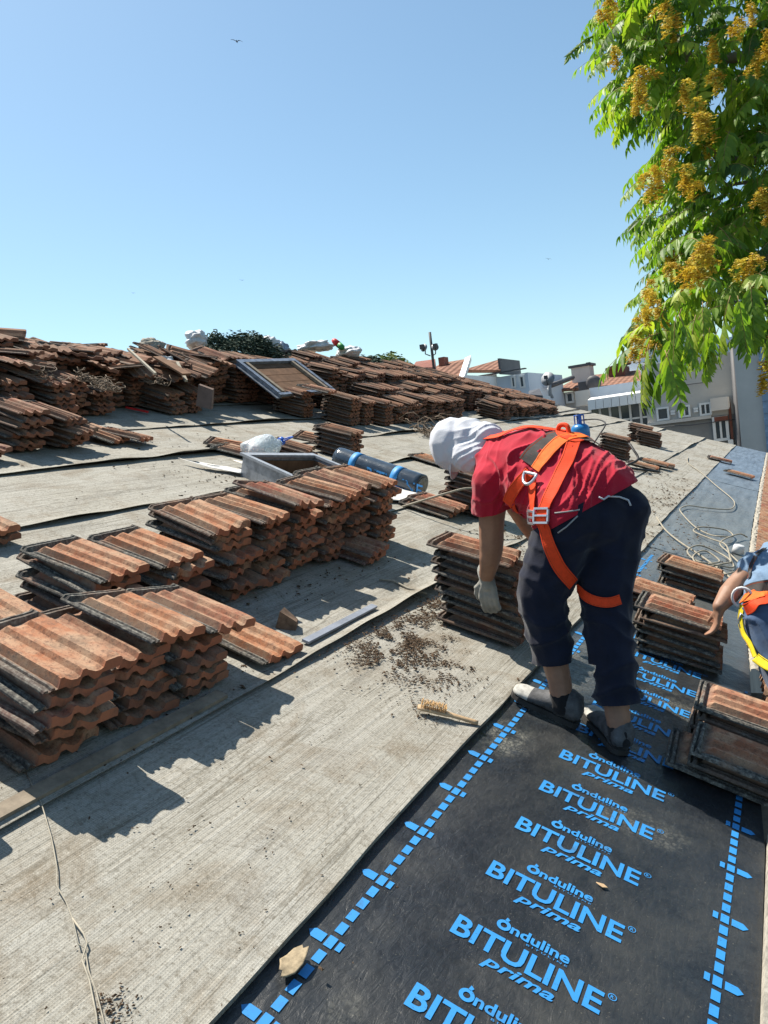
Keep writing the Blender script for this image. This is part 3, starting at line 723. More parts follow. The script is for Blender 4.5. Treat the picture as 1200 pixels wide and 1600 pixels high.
# far right, near the gable edge
stack(-1.36, 11.75, 7, 'of the far stack nearest the gas cylinder')
stack(-1.50, 14.95, 7, 'of the far stack against the gable edge')
stack(-1.30, 14.6, 6, 'of the far stack beside the gable edge, half hidden')
one(-.86, 11.35, 'dark tile lying flat among rubble beyond the worker', rz=-.1)
one(-.72, 12.1, 'orange tile lying flat beyond the worker, furthest of three', rz=.1)
one(-.78, 11.75, 'middle one of three loose tiles beyond the worker', rz=.0, n0=.05)
one(-.08, 14.95, 'dark red tile lying on the joint of the bluish membrane', rz=.05)
one(.34, 13.3, 'pale broken tile lying on the bluish membrane', rz=-.2)
# left heap: front stacks
lh = [(-4.06, 3.62, 7, 'of the left heap corner stack, lowest front'), (-4.07, 3.98, 6, 'of the left heap second front stack'),
      (-4.62, 3.92, 9, 'of the left heap stack with wavy lips'), (-4.60, 4.30, 9, 'of the left heap stack with a long slanting top'),
      (-5.06, 4.85, 8, 'of the left heap stack casting the short shadow'), (-5.05, 5.17, 7, 'of the left heap stack beside the red bar'),
      (-5.02, 6.10, 5, 'of the low wide stack right of the red bar'), (-5.05, 6.42, 6, 'of the stack by the upright board'),
      (-3.95, 3.18, 2, 'of the thin pair low left below the heap')]
for a in lh: stack(*a, jit=1.8, rz=rt.uniform(.0, .25), tx=rt.uniform(-.05, .05), ty=.05, old=True)
one(-4.10, 4.42, 'slanting tile slid off the left heap onto the sheet', rz=.25, ty=.1, n0=.05)
one(-4.02, 4.60, 'lowest slid off tile of the left heap, dark curved edge', rz=.3, tx=-.12, n0=.05)

# the long heap along the ridge: far more than three hundred tiles
def skyline_n(u):                                # height of the heap near the ridge
    P = [(2.5, .62), (4.45, .66), (4.7, .56), (5.2, .50), (6.2, .49), (7.4, .60), (8.5, .62), (11.0, .60), (13.4, .58), (15.4, .42), (17.9, .25), (19.4, .12)]
    for (a, x), (b, y) in zip(P, P[1:]):
        if u <= b: return x + (y-x)*max(0, (u-a)/(b-a))
    return .1
u = 2.6
while u < 19.3:
    hs = skyline_n(u)
    messy = 1 if u < 7.5 else .45
    for wc, fr in ((-5.86, 1.0), (-5.42, .97), (-4.98, .9), (-4.52, .72), (-4.08, .55)):
        if wc > -4.2 and not (9.6 < u < 11.9 or 12.9 < u < 17.0): continue
        if wc > -4.6 and not (2.6 < u < 3.5 or u > 9.6): continue
        if wc > -5.1 and (3.6 < u < 7.4): continue
        if wc > -5.5 and (6.7 < u < 9.0) and wc > -5.2: continue
        if wc > -4.2 and u > 12.9: wc2 = wc+.22
        else: wc2 = wc
        if wc < -5.7 and 6.9 < u < 9.6: fr = .6
        n = max(2, int(hs*fr*rt.uniform(.86, 1.04)/TT))
        if u > 17.3 and wc < -4.6: n = min(n, 4)
        stack(wc2 + rt.uniform(-.05, .05), u + rt.uniform(-.03, .03), n, None, rz=rt.gauss(.14*messy, .12*messy), jit=.9+.8*messy, tx=rt.gauss(0, .05*messy), ty=rt.gauss(.05*messy, .05*messy))
    u += .295
# tiles thrown loosely over the left part of the heap
for i in range(95):
    u = rt.uniform(3.0, 7.2); wd = rt.uniform(-6.0, -4.6 if u < 4.6 else -5.05)
    top = skyline_n(u)*(.66 + .36*min(1, max(0, (-wd-4.4)/1.0)))
    far_tile(Matrix.Translation((wd, u, top*rt.uniform(.78, .95))) @ Matrix.Rotation(rt.gauss(.1, .45), 4, 'Z') @ Matrix.Rotation(rt.gauss(0, .16), 4, 'X') @ Matrix.Rotation(rt.gauss(.02, .13), 4, 'Y'))
me = bpy.data.meshes.new('tile_heap'); me.from_pydata(FAR['v'], [], FAR['f']); me.materials.append(M['tile_far'])
at = me.attributes.new('tloc', 'FLOAT_VECTOR', 'POINT'); at.data.foreach_set('vector', [x for c in FAR['c'] for x in c])
at = me.attributes.new('trnd', 'FLOAT', 'POINT'); at.data.foreach_set('value', FAR['r'])
me.update(); o = link('tile_heap', me, None, ROOF)
tag(o, 'long heap of hundreds of stacked clay tiles running along the ridge', 'tile heap', kind='stuff')
print('individual tiles', N_IND[0], 'heap', len(FAR['r'])//len(LV))

# tiles finishing the eave on the right, and their mortar bed
m = MB()
for k in range(21):
    x = -.2+.4*k/20; a = math.pi
rng = random.Random(5)
bar = MB(); seg = 8; vs = []
for x, s in ((-.02, 1.0), (.33, .86)):
    for q in range(seg+1):
        a = math.pi*q/seg; vs.append((x, -.062*s*math.cos(a), .05*s*math.sin(a)))
for x, s in ((-.02, .8), (.33, .66)):
    for q in range(seg+1):
        a = math.pi*q/seg; vs.append((x, -.062*s*math.cos(a), .05*s*math.sin(a)-.006))
n1 = seg+1; fs = []
for q in range(seg):
    fs += [(q, n1+q, n1+q+1, q+1), (2*n1+q, 2*n1+q+1, 3*n1+q+1, 3*n1+q), (q, q+1, 2*n1+q+1, 2*n1+q), (n1+q, 3*n1+q, 3*n1+q+1, n1+q+1)]
fs += [(0, 2*n1, 3*n1, n1), (seg, n1+seg, 3*n1+seg, 2*n1+seg)]
bar.add(vs, fs, 0, False); bme = bar.mesh('eave_tile', M['tile'])
u = 3.9
while u < 19.6:
    o = bpy.data.objects.new('eave_tile', bme); col.objects.link(o)
    o.matrix_basis = ROOF @ Matrix.Translation((eave_w(u)+.075, u, -.03)) @ Matrix.Rotation(rng.uniform(-.05, .05), 4, 'Z') @ Matrix.Rotation(.08, 4, 'Y')
    tag(o, 'half round clay tile in the row that finishes the right hand eave', 'eave tile', 'half round tiles along the eave'); u += .142
m = MB(); nu = 300
def mort(s, t):
    u = 4.3 + 15.3*s; a = math.pi*t
    r = .026 + .010*noise.noise((u*9, t*3, 2)) + .009*noise.noise((u*28, t*5, 7))
    return (eave_w(u)+.04 - r*1.25*math.cos(a), u, -.025 + r*1.1*math.sin(a))
m.grid(900, 6, mort, 0, False); tag(m.build('mortar_edging', M['mortar'], None, ROOF), 'lumpy pale mortar edging along the eave tiles', 'mortar edging')
m = MB(); m.hexa([(1.022, -2.5, -.05), (1.045, -2.5, -.05), (1.028, 2.7, -.05), (1.005, 2.7, -.05), (1.022, -2.5, .012), (1.045, -2.5, .012), (1.028, 2.7, .012), (1.005, 2.7, .012)])
tag(m.build('edge_batten', M['mortar'], None, ROOF), 'thin pale batten along the lower right membrane edge', 'batten')

# ---------------------------------------------------------------- loose things on the roof
HM = {}
# roof hatch: curb box and its lid
A, Bc, Cc, Dd = Vector((-3.02, 4.98, 0)), Vector((-2.28, 4.98, 0)), Vector((-2.28, 6.25, 0)), Vector((-3.02, 6.25, 0))
HF = ROOF @ Matrix.Translation((-2.85, 4.70, 0)) @ Matrix.Rotation(R(-17.5), 4, 'Z') @ Matrix.Scale(1.0, 4, (1, 0, 0)) @ Matrix.Scale(.55, 4, (0, 1, 0)) @ Matrix.Translation((3.05, -4.975, 0))
hr = empty('roof_hatch', ROOF @ Matrix.Translation((-2.45, 5.0, 0)), 'open roof hatch box with metal clad rim and dark wooden inside, beside the black roll', 'roof hatch')
m = MB(); H0 = .165
for c, s in (((-2.65, 4.99, H0/2), (.80, .03, H0)), ((-2.65, 6.24, H0/2), (.80, .03, H0)), ((-3.035, 5.615, H0/2), (.03, 1.217, H0)), ((-2.265, 5.615, H0/2), (.03, 1.217, H0))): m.box(c, s)
m.build('curb', M['foil'], hr, HF)
m = MB()
for c, s in (((-2.65, 5.016, H0/2-.01), (.736, .018, H0-.03)), ((-2.65, 6.214, H0/2-.01), (.736, .018, H0-.03)), ((-3.009, 5.615, H0/2-.01), (.018, 1.176, H0-.03)), ((-2.291, 5.615, H0/2-.01), (.018, 1.176, H0-.03))): m.box(c, s)
m.box((-2.65, 5.615, .03), (.69, 1.17, .02)); m.build('lining', M['plank'], hr, HF)
m = MB()
for c, s in (((-2.65, 4.985, H0+.012), (.86, .07, .02)), ((-2.65, 6.245, H0+.012), (.86, .07, .02)), ((-3.04, 5.615, H0+.012), (.07, 1.186, .02)), ((-2.26, 5.615, H0+.012), (.07, 1.186, .02))): m.box(c, s)
m.build('rim', M['tin'], hr, HF)
# lid leaning on the heap: corners by real position
L = [atY(438, 620, 7.55), atY(524, 612, 8.75), atY(486, 562, 9.15), atY(400, 564, 7.95)]
ex = (L[1]-L[0]).normalized(); ey = (L[3]-L[0]); ey = (ey-ex*ey.dot(ex)); H = ey.length; ey.normalize(); ez = ex.cross(ey)
Wd = ((L[1]-L[0]).length+(L[2]-L[3]).length)/2
LM = Matrix((ex, ey, ez)).transposed().to_4x4(); LM.translation = L[0]
lid = empty('hatch_lid', LM, 'open hatch lid with boarded inside and bright metal frame, propped against the tile heap', 'hatch lid')
# seen side is the +z side if it faces the camera
sgn = 1 if ez.dot(CAM_LOC-L[0]) > 0 else -1
m = MB()
for k in range(5):
    m.box((Wd/2, H*(k+.5)/5, -.02*sgn), (Wd-.1, H/5-.008, .02))
m.build('boards', M['plank'], lid, LM)
m = MB()
for c, s in (((Wd/2, .03, 0), (Wd, .045, .05)), ((Wd/2, H-.03, 0), (Wd, .06, .06)), ((.03, H/2, 0), (.06, H-.122, .06)), ((Wd-.03, H/2, 0), (.06, H-.122, .06))): m.box(c, s)
m.build('frame', M['foil'], lid, LM)
for x in (.13, Wd-.13):
    m = MB(); m.box((x, H/2, .012*sgn), (.05, H-.14, .04)); m.build('batten', M['wood'], lid, LM)
m = MB(); m.box((-.028, H/2, -.02*sgn), (.05, H, .012)); m.build('flashing', M['foil'], lid, LM)

# roll of membrane
r0, r1 = RP(-2.72, 5.94, .088), RP(-1.80, 5.80, .088)
ax = (r1-r0); Lr = ax.length; q = ax.normalized().to_track_quat('Z', 'Y').to_matrix().to_4x4(); q.translation = r0
roll = empty('membrane_roll', q, 'wrapped roll of black membrane with two blue bands, lying by the hatch', 'membrane roll')
def mat_wrap():
    t = NT('wrapped_film', .16, .6); v = t.coord(); n = t.noise(t.coord((6, 6, 3)), 3, 5, .6, 1)
    t.color(t.ramp(n, [(.35, (.022, .032, .048)), (.75, (.055, .075, .10))])); t.bump(n, .22, .015); return t.mat
M['wrap'] = mat_wrap()
m = MB(); prof = [(.02, 0), (.05, -.004), (.08, .0), (.1, .004)] + [(.1+.0015*noise.noise((z*9, 0, 0)), z) for z in [Lr*k/20 for k in range(1, 20)]] + [(.1, Lr-.004), (.08, Lr), (.05, Lr-.02), (.02, Lr-.02)]
m.lathe((0, 0, 0), prof, 32); m.build('wrap', M['wrap'], roll, q)
for z in (.23, Lr-.24):
    m = MB(); m.lathe((0, 0, 0), [(.1015, z-.035), (.1035, z-.035), (.1035, z+.035), (.1015, z+.035)], 32); m.build('band', M['blue_print'], roll, q)
# print on the wrapping, bent round the roll
vs, fs = font_mesh('BITULINE', .13, .40, 0, .002, 0, .60)
toc = (CAM_LOC-(r0+r1)/2); loc = q.to_3x3().inverted() @ toc; a0 = math.atan2(loc.y, loc.x)
for nm, sgnz in (('printed_word', 1),):
    m = MB(); m.add([(.1035*math.cos(a0+.25+(.06-y)/.1), .1035*math.sin(a0+.25+(.06-y)/.1), x) for x, y in vs], fs)
    m.build(nm, M['blue_print'], roll, q)
m = MB(); m.add([(.1036*math.cos(a0+t), .1036*math.sin(a0+t), z) for z in (.33, .62) for t in [.35+.08*k for k in range(6)]], [(k, k+1, 7+k, 6+k) for k in range(5)]); m.build('paper_label', M['paper'], roll, q)
wc = MB(); wc.lathe((0, 0, 0), [(.03, Lr+.001), (.075, Lr+.001), (.075, Lr+.004), (.03, Lr+.004)], 24); wc.build('core', M['mortar'], roll, q)

# water jug (big crumpled bottle with a blue cap and handle)
jm = Matrix.Translation(RP(-3.16, 5.36, .095)) @ Matrix.Scale(.82, 4) @ (Vector((.35, 1.0, .25)).normalized().to_track_quat('Z', 'Y').to_matrix().to_4x4())
jug = empty('water_jug', jm, 'large crumpled clear water bottle with blue cap, lying by the hatch box', 'bottle')
def mat_bottle():
    t = NT('clear_plastic', .12, .5); t.color((.78, .84, .88)); t.b.inputs['Transmission Weight'].default_value = .45; t.b.inputs['IOR'].default_value = 1.2
    t.bump(t.noise(t.coord(), 14, 3), .7, .02); return t.mat
M['bottle'] = mat_bottle()
prof = [(.03, -.19), (.115, -.185), (.135, -.16), (.132, -.08), (.138, 0), (.13, .09), (.12, .14), (.08, .2), (.04, .235), (.035, .25), (.01, .252)]
vs = []; m = MB(); m.lathe((0, 0, 0), prof, 24)
m.v = [tuple(Vector(v) * (1 + .18*noise.noise((v[0]*9, v[1]*9, v[2]*7)))) for v in m.v]; m.build('body', M['bottle'], jug, jm)
m = MB(); m.lathe((0, 0, 0), [(.03, .253), (.045, .255), (.045, .295), (.03, .3)], 16); m.build('cap', M['blue_plastic'], jug, jm)
m = MB(); m.tube(catmull([(.04, 0, .27), (.10, .0, .33), (.06, .0, .41), (-.05, 0, .40), (-.06, 0, .30), (-.04, 0, .27)], 5), .008, 6); m.build('handle', M['blue_plastic'], jug, jm)

def patch(name, pts, mat, label, cat, h=.012, n0=.014, seed=0, frame=ROOF):   # thin bent sheet with an outline in roof coordinates
    c = Vector((sum(p[0] for p in pts)/len(pts), sum(p[1] for p in pts)/len(pts)))
    m = MB(); rings = 6; P = len(pts); vs = []
    for lay in (0, 1):
        for r in range(rings+1):
            for p in pts:
                k = r/rings; x = c.x+(p[0]-c.x)*k; y = c.y+(p[1]-c.y)*k
                z = n0 + h*(.6+.9*noise.noise((x*9+seed, y*9, seed))) - .0025*lay
                vs.append((x, y, max(z, n0-.002*lay)))
    O = (rings+1)*P; fs = []
    for r in range(rings):
        for k in range(P):
            j = (k+1) % P
            fs += [(r*P+k, (r+1)*P+k, (r+1)*P+j, r*P+j), (O+r*P+k, O+r*P+j, O+(r+1)*P+j, O+(r+1)*P+k)]
    for k in range(P):
        j = (k+1) % P; fs.append((rings*P+k, O+rings*P+k, O+rings*P+j, rings*P+j))
    m.add(vs, fs, 0, True); return tag(m.build(name, mat, None, frame), label, cat)
patch('paper_scrap', [(-3.33, 4.52), (-3.22, 4.56), (-2.95, 4.78), (-2.82, 4.80), (-2.84, 4.68), (-3.05, 4.56)], M['paper'], 'white torn paper strip lying left of the hatch box', 'paper scrap', .03, .02, 2)
patch('paper_scrap', [(-3.12, 4.93), (-2.95, 4.87), (-2.75, 4.90), (-2.70, 4.97), (-2.95, 4.97)], M['paper'], 'crumpled white scrap tucked under the hatch box corner', 'paper scrap', .04, .02, 5)
patch('foil_sheet', [(-2.15, 5.15), (-1.98, 5.05), (-1.72, 5.35), (-1.75, 5.75), (-2.0, 6.0), (-2.14, 5.7)], M['paper'], 'pale sheet lying between the hatch box and the black roll', 'sheet', .025, .02, 8)
patch('dry_leaf', [(.022, 1.268), (.026, 1.290), (.040, 1.302), (.047, 1.295), (.056, 1.303), (.064, 1.285), (.070, 1.262), (.068, 1.235), (.058, 1.212), (.050, 1.203), (.042, 1.222), (.036, 1.216), (.028, 1.232), (.018, 1.246)], simple('dry_leaf', (.27, .215, .14), .8, .2, .4, 60), 'curled dry leaf lying on the blue dashes near the bottom edge', 'leaf', .034, -.012, 3)
patch('plaster_chip', [(.565, 2.03), (.585, 2.037), (.60, 2.03), (.585, 2.02)], M['brush_wood'], 'tiny wood chip lying on the printed membrane', 'chip', .006, -.014, 4)
# brick fragment
m = MB(); bmx = ROOF @ Matrix.Translation((-.99, 2.70, .046)) @ Matrix.Rotation(.5, 4, 'Z') @ Matrix.Rotation(.1, 4, 'Y') @ Matrix.Scale(.82, 4)
m.hexa([(-.055, -.045, -.05), (.055, -.04, -.05), (.06, .045, -.05), (-.05, .05, -.05), (-.055, -.04, .045), (.045, -.036, .010), (.05, .036, -.004), (-.04, .045, .04)])
tag(m.build('brick_fragment', M['brick'], None, bmx), 'grey brown broken brick corner lying in the stack shadow', 'brick fragment')
# wire brush
bw0, bw1 = RP(-.228, 2.475, .02), RP(-.012, 2.563, .012)
ax = (bw1-bw0); Lb = ax.length; nn = ROOF.to_3x3() @ Vector((0, 0, 1)); yx = nn.cross(ax.normalized()); BM = Matrix((ax.normalized(), yx, nn)).transposed().to_4x4(); BM.translation = bw0
br = empty('wire_brush', BM, 'wooden handled wire brush lying by the membrane edge', 'brush')
m = MB(); vs = []; secs = [(-.002, .012), (.01, .019), (.11, .019), (.125, .013), (.17, .011), (.215, .013), (.232, .008)]; nseg = 10
for x, wy in secs:
    for k in range(nseg):
        a = 2*math.pi*k/nseg; vs.append((x, wy*math.cos(a), .008*math.sin(a)+(.006 if x < .12 else .006-.06*(x-.12))*1.0))
fs = [(i*nseg+k, i*nseg+(k+1) % nseg, (i+1)*nseg+(k+1) % nseg, (i+1)*nseg+k) for i in range(len(secs)-1) for k in range(nseg)]
fs += [tuple(range(nseg))[::-1], tuple((len(secs)-1)*nseg+k for k in range(nseg))]
m.add(vs, fs, 0, True); m.build('handle', M['brush_wood'], br, BM)
m = MB(); rb = random.Random(3)
for i in range(13):
    for j in range(4):
        for k in range(3):
            x = .012+.0075*i; y = -.0125+.0083*j; m.tube([(x, y, .012), (x+rb.uniform(-.004, .004), y+rb.uniform(-.006, .006), .038+rb.uniform(-.004, .004))], .0011, 3)
m.build('bristles', simple('brass_bristle', (.45, .27, .10), .5, .5, .3, 80, 0), br, BM)

# debris: crumbled soil and moss, uncountable
def debris(name, label, blobs, n, seed, mat, s0=.002, s1=.011, n0=.006):
    rd = random.Random(seed); m = MB()
    for i in range(n):
        bx, by, sx, sy = blobs[rd.randrange(len(blobs))]
        wd, u = bx+rd.gauss(0, sx), by+rd.gauss(0, sy)
        if noise.noise((wd*11+seed, u*8, seed)) + .5*noise.noise((wd*31, u*27, seed)) < -.02+.25*(rd.random()-.5): continue
        s = rd.uniform(s0, s1)*(1 if rd.random() < .85 else 1.7)
        c = Vector((wd, u, n0+s*.3)); e = Matrix.Rotation(rd.uniform(0, 6.3), 3, 'Z') @ Matrix.Rotation(rd.uniform(-.5, .5), 3, 'X')
        vs = [c + e @ Vector((x*s*rd.uniform(.6, 1.5), y*s*rd.uniform(.5, 1.0), z*s*rd.uniform(.4, .8))) for x, y, z in ((-1, -.7, 0), (1, -.6, .1), (.8, .8, 0), (-.9, .7, 0), (-.2, 0, .9), (.3, .1, .8))]
        m.add(vs, [(0, 1, 5, 4), (1, 2, 5), (2, 3, 4, 5), (3, 0, 4), (3, 2, 1, 0)])
    return tag(m.build(name, mat, None, ROOF), label, 'debris', kind='stuff')
debris('soil_debris', 'dark crumbled soil and moss spilled around the gloved worker\'s stack', [(-.60, 2.95, .05, .11), (-.52, 2.83, .07, .10), (-.66, 3.25, .04, .18), (-.60, 3.35, .05, .14), (-.55, 3.1, .06, .1), (-.40, 2.75, .09, .1), (-.64, 3.6, .03, .15), (-.72, 3.9, .04, .2), (-.45, 3.05, .06, .12), (-.3, 2.9, .08, .1), (-.62, 2.75, .08, .08), (-.62, 3.0, .06, .06), (-.55, 3.2, .05, .12)], 10500, 1, M['soil'], .0008, .0055)
debris('soil_debris', 'thin scatter of soil crumbs on the pale sheet near the wire brush', [(-.35, 2.7, .14, .12), (-.25, 2.55, .09, .1), (-.2, 2.48, .05, .03), (-.4, 2.1, .2, .4), (-.3, 1.3, .2, .3), (-.17, .93, .03, .03)], 900, 2, M['soil'], .001, .004)
debris('soil_debris', 'rubble and moss bits scattered beyond the red shirted worker', [(-.9, 4.9, .1, .3), (-.7, 5.4, .12, .4), (-.35, 8.2, .14, .7), (-.2, 9.5, .12, .9), (-.5, 7.3, .1, .5), (-.75, 11.2, .15, .6), (.2, 7.0, .2, .6)], 3200, 3, M['soil'], .003, .012)
debris('soil_debris', 'crumbs and dust fallen along the foot of the left stacks', [(-.82, 2.0, .05, .4), (-1.2, 3.3, .06, .4), (-3.0, 4.4, .2, .4), (-3.9, 5.5, .2, 1.0), (-2.4, 4.0, .3, .6)], 700, 4, M['soil'], .002, .008)
m = MB(); rd = random.Random(9)
# pale wire at lower left
wp = [(-.90, 1.30), (-.76, 1.24), (-.64, 1.175), (-.555, 1.12), (-.50, 1.075), (-.45, 1.06), (-.40, 1.035), (-.335, .995), (-.32, 1.0), (-.27, .965), (-.22, .94), (-.17, .912), (-.12, .88)]
m.tube([RP(a, b, .010+.003*math.sin(i*2.1)) for i, (a, b) in enumerate(wp)], .0016, 5)
m.tube([RP(a, b, .010) for a, b in ((-.40, 1.035), (-.35, 1.022), (-.325, 1.01), (-.30, .975), (-.25, .95), (-.18, .905), (-.14, .875))], .002, 5)
tag(m.build('twisted_wire', M['wire_pale']), 'thin pale twisted wire running down the lower left sheet', 'wire')
# batten strips and light flashing in shadow behind the foreground row
m = MB(); m.box((-.835, 2.92, .022), (.035, .62, .012)); tag(m.build('metal_strip', simple('shaded_tin', (.20, .22, .26), .5, .4), None, ROOF), 'pale blue metal strip lying along the sheet joint in shade', 'strip')
m = MB(); m.box((-.80, 1.55, .014), (.05, .95, .016)); tag(m.build('wood_batten', M['wood'], None, ROOF), 'weathered batten lying along the joint under the foreground stacks', 'batten')
m = MB(); m.tube([RP(-1.02, 3.62, .012), RP(-.95, 3.66, .018), RP(-.85, 3.64, .012), RP(-.74, 3.66, .012)], .007, 5); tag(m.build('stick', M['wire_pale']), 'short pale stick in the shade left of the gloved hand', 'stick')
# rope on the right
rp = [(-.55, 14.2), (-.42, 13.2), (-.146, 12.37), (.15, 11.3), (.40, 10.45), (.47, 10.0), (.46, 9.55), (.36, 9.3), (.2, 9.1), (.05, 8.95), (.0, 8.6), (.06, 8.3), (.23, 7.8), (.38, 7.6), (.50, 7.55), (.58, 7.85), (.5, 8.0), (.3, 7.75), (.25, 7.55), (.42, 7.35), (.55, 7.2), (.62, 6.8), (.66, 6.45), (.55, 6.3), (.40, 6.35), (.30, 6.55), (.36, 6.85), (.52, 6.9), (.63, 6.65), (.58, 6.4), (.45, 6.2), (.36, 6.4), (.42, 6.7), (.55, 6.6), (.50, 6.35), (.40, 6.15), (.55, 6.05), (.68, 6.3), (.72, 6.5), (.6, 7.0), (.5, 7.3), (.62, 7.9), (.70, 8.0)]
m = MB(); P = catmull([RP(a, b, .016+.012*((i*7) % 3)*(1 if i > 13 else 0)) for i, (a, b) in enumerate(rp)], 6); m.tube(P, .0068, 6)
tag(m.build('rope', M['rope']), 'long pale rope lying in loops and tangles on the grey membrane', 'rope')
rp = [(-.12, 7.75), (.03, 7.25), (.2, 6.9), (.4, 6.6), (.6, 6.25), (.72, 6.0)]
m = MB(); m.tube(catmull([RP(a, b, .014) for a, b in rp], 6), .008, 6); tag(m.build('rope', M['rope']), 'straight pale rope end stretched from the worker toward the tangle', 'rope')
rp = [(-2.05, 5.25), (-1.85, 5.22), (-1.62, 5.15), (-1.45, 5.10), (-1.25, 5.05)]
P = catmull([atY(612, 797, 5.3), atY(660, 782, 5.2), atY(700, 770, 5.2), atY(730, 763, 5.25), atY(760, 765, 5.4)], 6)
m = MB(); m.tube(P, .008, 6); tag(m.build('cable', M['rope']), 'pale cable slung over the tile stack behind the red sleeve', 'cable')
# gas cylinder
gm = Matrix.Translation(RP(-2.05, 12.6, 0)) @ Matrix.Scale(.86, 4); S = 1.0
gs = empty('gas_cylinder', gm, 'small blue gas cylinder with valve collar standing on the roof behind the worker', 'gas cylinder')
m = MB(); m.lathe((0, 0, 0), [(.02, 0.0), (.13, 0.0), (.14, .03), (.13, .04), (.165, .07), (.175, .12), (.175, .24), (.16, .30), (.11, .345), (.03, .36), (.01, .36)], 28); m.build('tank', M['gas_blue'], gs, gm)
m = MB()
for a in (.2, 2.0, 3.4, 5.1):
    p = Vector((.085*math.cos(a), .085*math.sin(a), .42)); m.box(p, (.022, .06, .20), Matrix.Rotation(a, 3, 'Z'))
m.lathe((0, 0, 0), [(.078, .505), (.095, .505), (.095, .53), (.078, .53), (.078, .505)], 20); m.build('collar', M['blue_plastic'], gs, gm)
m = MB(); m.lathe((0, 0, 0), [(.02, .355), (.03, .36), (.03, .43), (.015, .45), (.01, .45)], 12); m.box((.04, 0, .42), (.08, .025, .025)); m.build('valve', M['steel'], gs, gm)
m = MB(); P = [gm @ Vector((.08, 0, .42)), gm @ Vector((.35, -.1, .40)), atY(946, 662, 12.2), atY(936, 680, 12.0), atY(927, 694, 11.8), RP(-1.7, 11.7, .02)]
m.tube(catmull(P, 6), .012, 6); m.build('hose', M['black'], gs)
m = MB(); P = [atY(983, 693, 11.0), atY(990, 703, 10.9), atY(997, 718, 10.8), RP(-.95, 10.6, .05), RP(-.6, 11.2, .02)]
m.tube(catmull(P, 5), .018, 6); tag(m.build('torch_hose', M['black']), 'black bent hose and torch tube beside the far tiles', 'hose')
# cable on the far sheet
m = MB(); m.tube(catmull([onroof(735, 655, .0) and RP(*onroof(735, 657)[:2], .02), RP(*onroof(780, 652)[:2], .02), RP(*onroof(850, 649)[:2], .02), RP(*onroof(905, 640)[:2], .02)], 6), .012, 5)
tag(m.build('cable', M['black']), 'thin dark cable lying across the sheet behind the white cap', 'cable')
# tangle of rusty wire
def tangle(name, label, cat, c, rad, n, seed, r, mat, parent=None, frame=None):
    rd = random.Random(seed); m = MB()
    for i in range(n):
        a0 = rd.uniform(0, 6.3); R0 = rd.uniform(.25, .9); q = Matrix.Rotation(rd.uniform(-1.1, 1.1), 3, 'X') @ Matrix.Rotation(rd.uniform(0, 6.3), 3, 'Z')
        cc = Vector((rd.gauss(0, .35), rd.gauss(0, .35), abs(rd.gauss(0, .35)))); pts = []
        for k in range(14):
            a = a0+k*.42; v = cc + q @ Vector((R0*math.cos(a)*.6, R0*math.sin(a)*.6, .1*math.sin(a*2.3)))
            v += Vector([rd.uniform(-.06, .06) for _ in range(3)]); v.z = abs(v.z)
            pts.append(Vector(c) + Vector((v.x*rad[0], v.y*rad[1], v.z*rad[2]+.012)))
        m.tube(pts, r, 4)
    return tag(m.build(name, mat, parent, frame or ROOF), label, cat)
tangle('wire_tangle', 'tangle of thin rusty wire on the sheet left of the white cap', 'wire', (-3.25, 9.15, 0), (.42, .42, .30), 26, 4, .0055, M['wire'])
for i, (px, py, Y, lb) in enumerate(((60, 592, 4.2, 'small tangle of rusty wire on the left heap, upper one'), (140, 598, 4.9, 'dusty wire tangle in the hollow of the left heap'), (165, 610, 4.8, 'small wire tangle low on the left heap'), (245, 600, 5.9, 'wire snarl hanging between two stacks of the heap'))):
    c = ROOF.inverted() @ atY(px, py, Y); tangle('wire_tangle', lb, 'wire', c, (.17, .17, .12), 16, 20+i, .004, M['wire'])
# dark green bundle of netting on the skyline
def bush_pile(name, label, cat, c, rad, n, seed, mat, leaf=.05, kind=None):
    rd = random.Random(seed); m = MB()
    for i in range(n):
        a, zz = rd.uniform(0, 6.283), rd.random(); rr = math.sqrt(1-zz*zz)*rd.uniform(.6, 1.03)
        lump = 1+.28*noise.noise((math.cos(a)*1.7, math.sin(a)*1.7, zz*2+seed))
        p = Vector((c[0]+rad[0]*rr*math.cos(a)*lump, c[1]+rad[1]*rr*math.sin(a)*lump, c[2]+rad[2]*zz*lump*rd.uniform(.75, 1.0)))
        q = Matrix.Rotation(rd.uniform(0, 6.3), 3, 'Z') @ Matrix.Rotation(rd.uniform(-1.2, 1.2), 3, 'X'); s = leaf*rd.uniform(.6, 1.5)
        m.add([p + q @ Vector(v)*s for v in ((-1, 0, 0), (0, -.35, .12), (1, 0, 0), (0, .35, .12))], [(0, 1, 2, 3)])
    return tag(m.build(name, mat, None, ROOF), label, cat, kind=kind)
M['net'] = simple('green_net', (.045, .07, .05), .85, .2, .5, 30)
M['bushleaf'] = simple('bush_leaf', (.12, .17, .035), .7, .3, .5, 8)
cN = ROOF.inverted() @ atY(372, 556, 8.6)
bush_pile('net_bundle', 'bundle of dark green netting piled on the skyline heap', 'netting', (cN.x+.05, cN.y+.15, cN.z-.26), (.60, .95, .58), 12000, 31, M['net'], .030)
c = ROOF.inverted() @ atY(337, 528, 8.3); tangle('net_bundle', 'loose coil of green netting sticking up at the left end of the bundle', 'netting', (c.x, c.y, c.z-.08), (.12, .14, .16), 24, 33, .008, M['net'])
c = ROOF.inverted() @ atY(462, 556, 10.2); bush_pile('net_bundle', 'flat dark green netting roll behind the hatch lid', 'netting', (c.x, c.y, c.z-.22), (.45, .85, .30), 6000, 35, M['net'], .032)
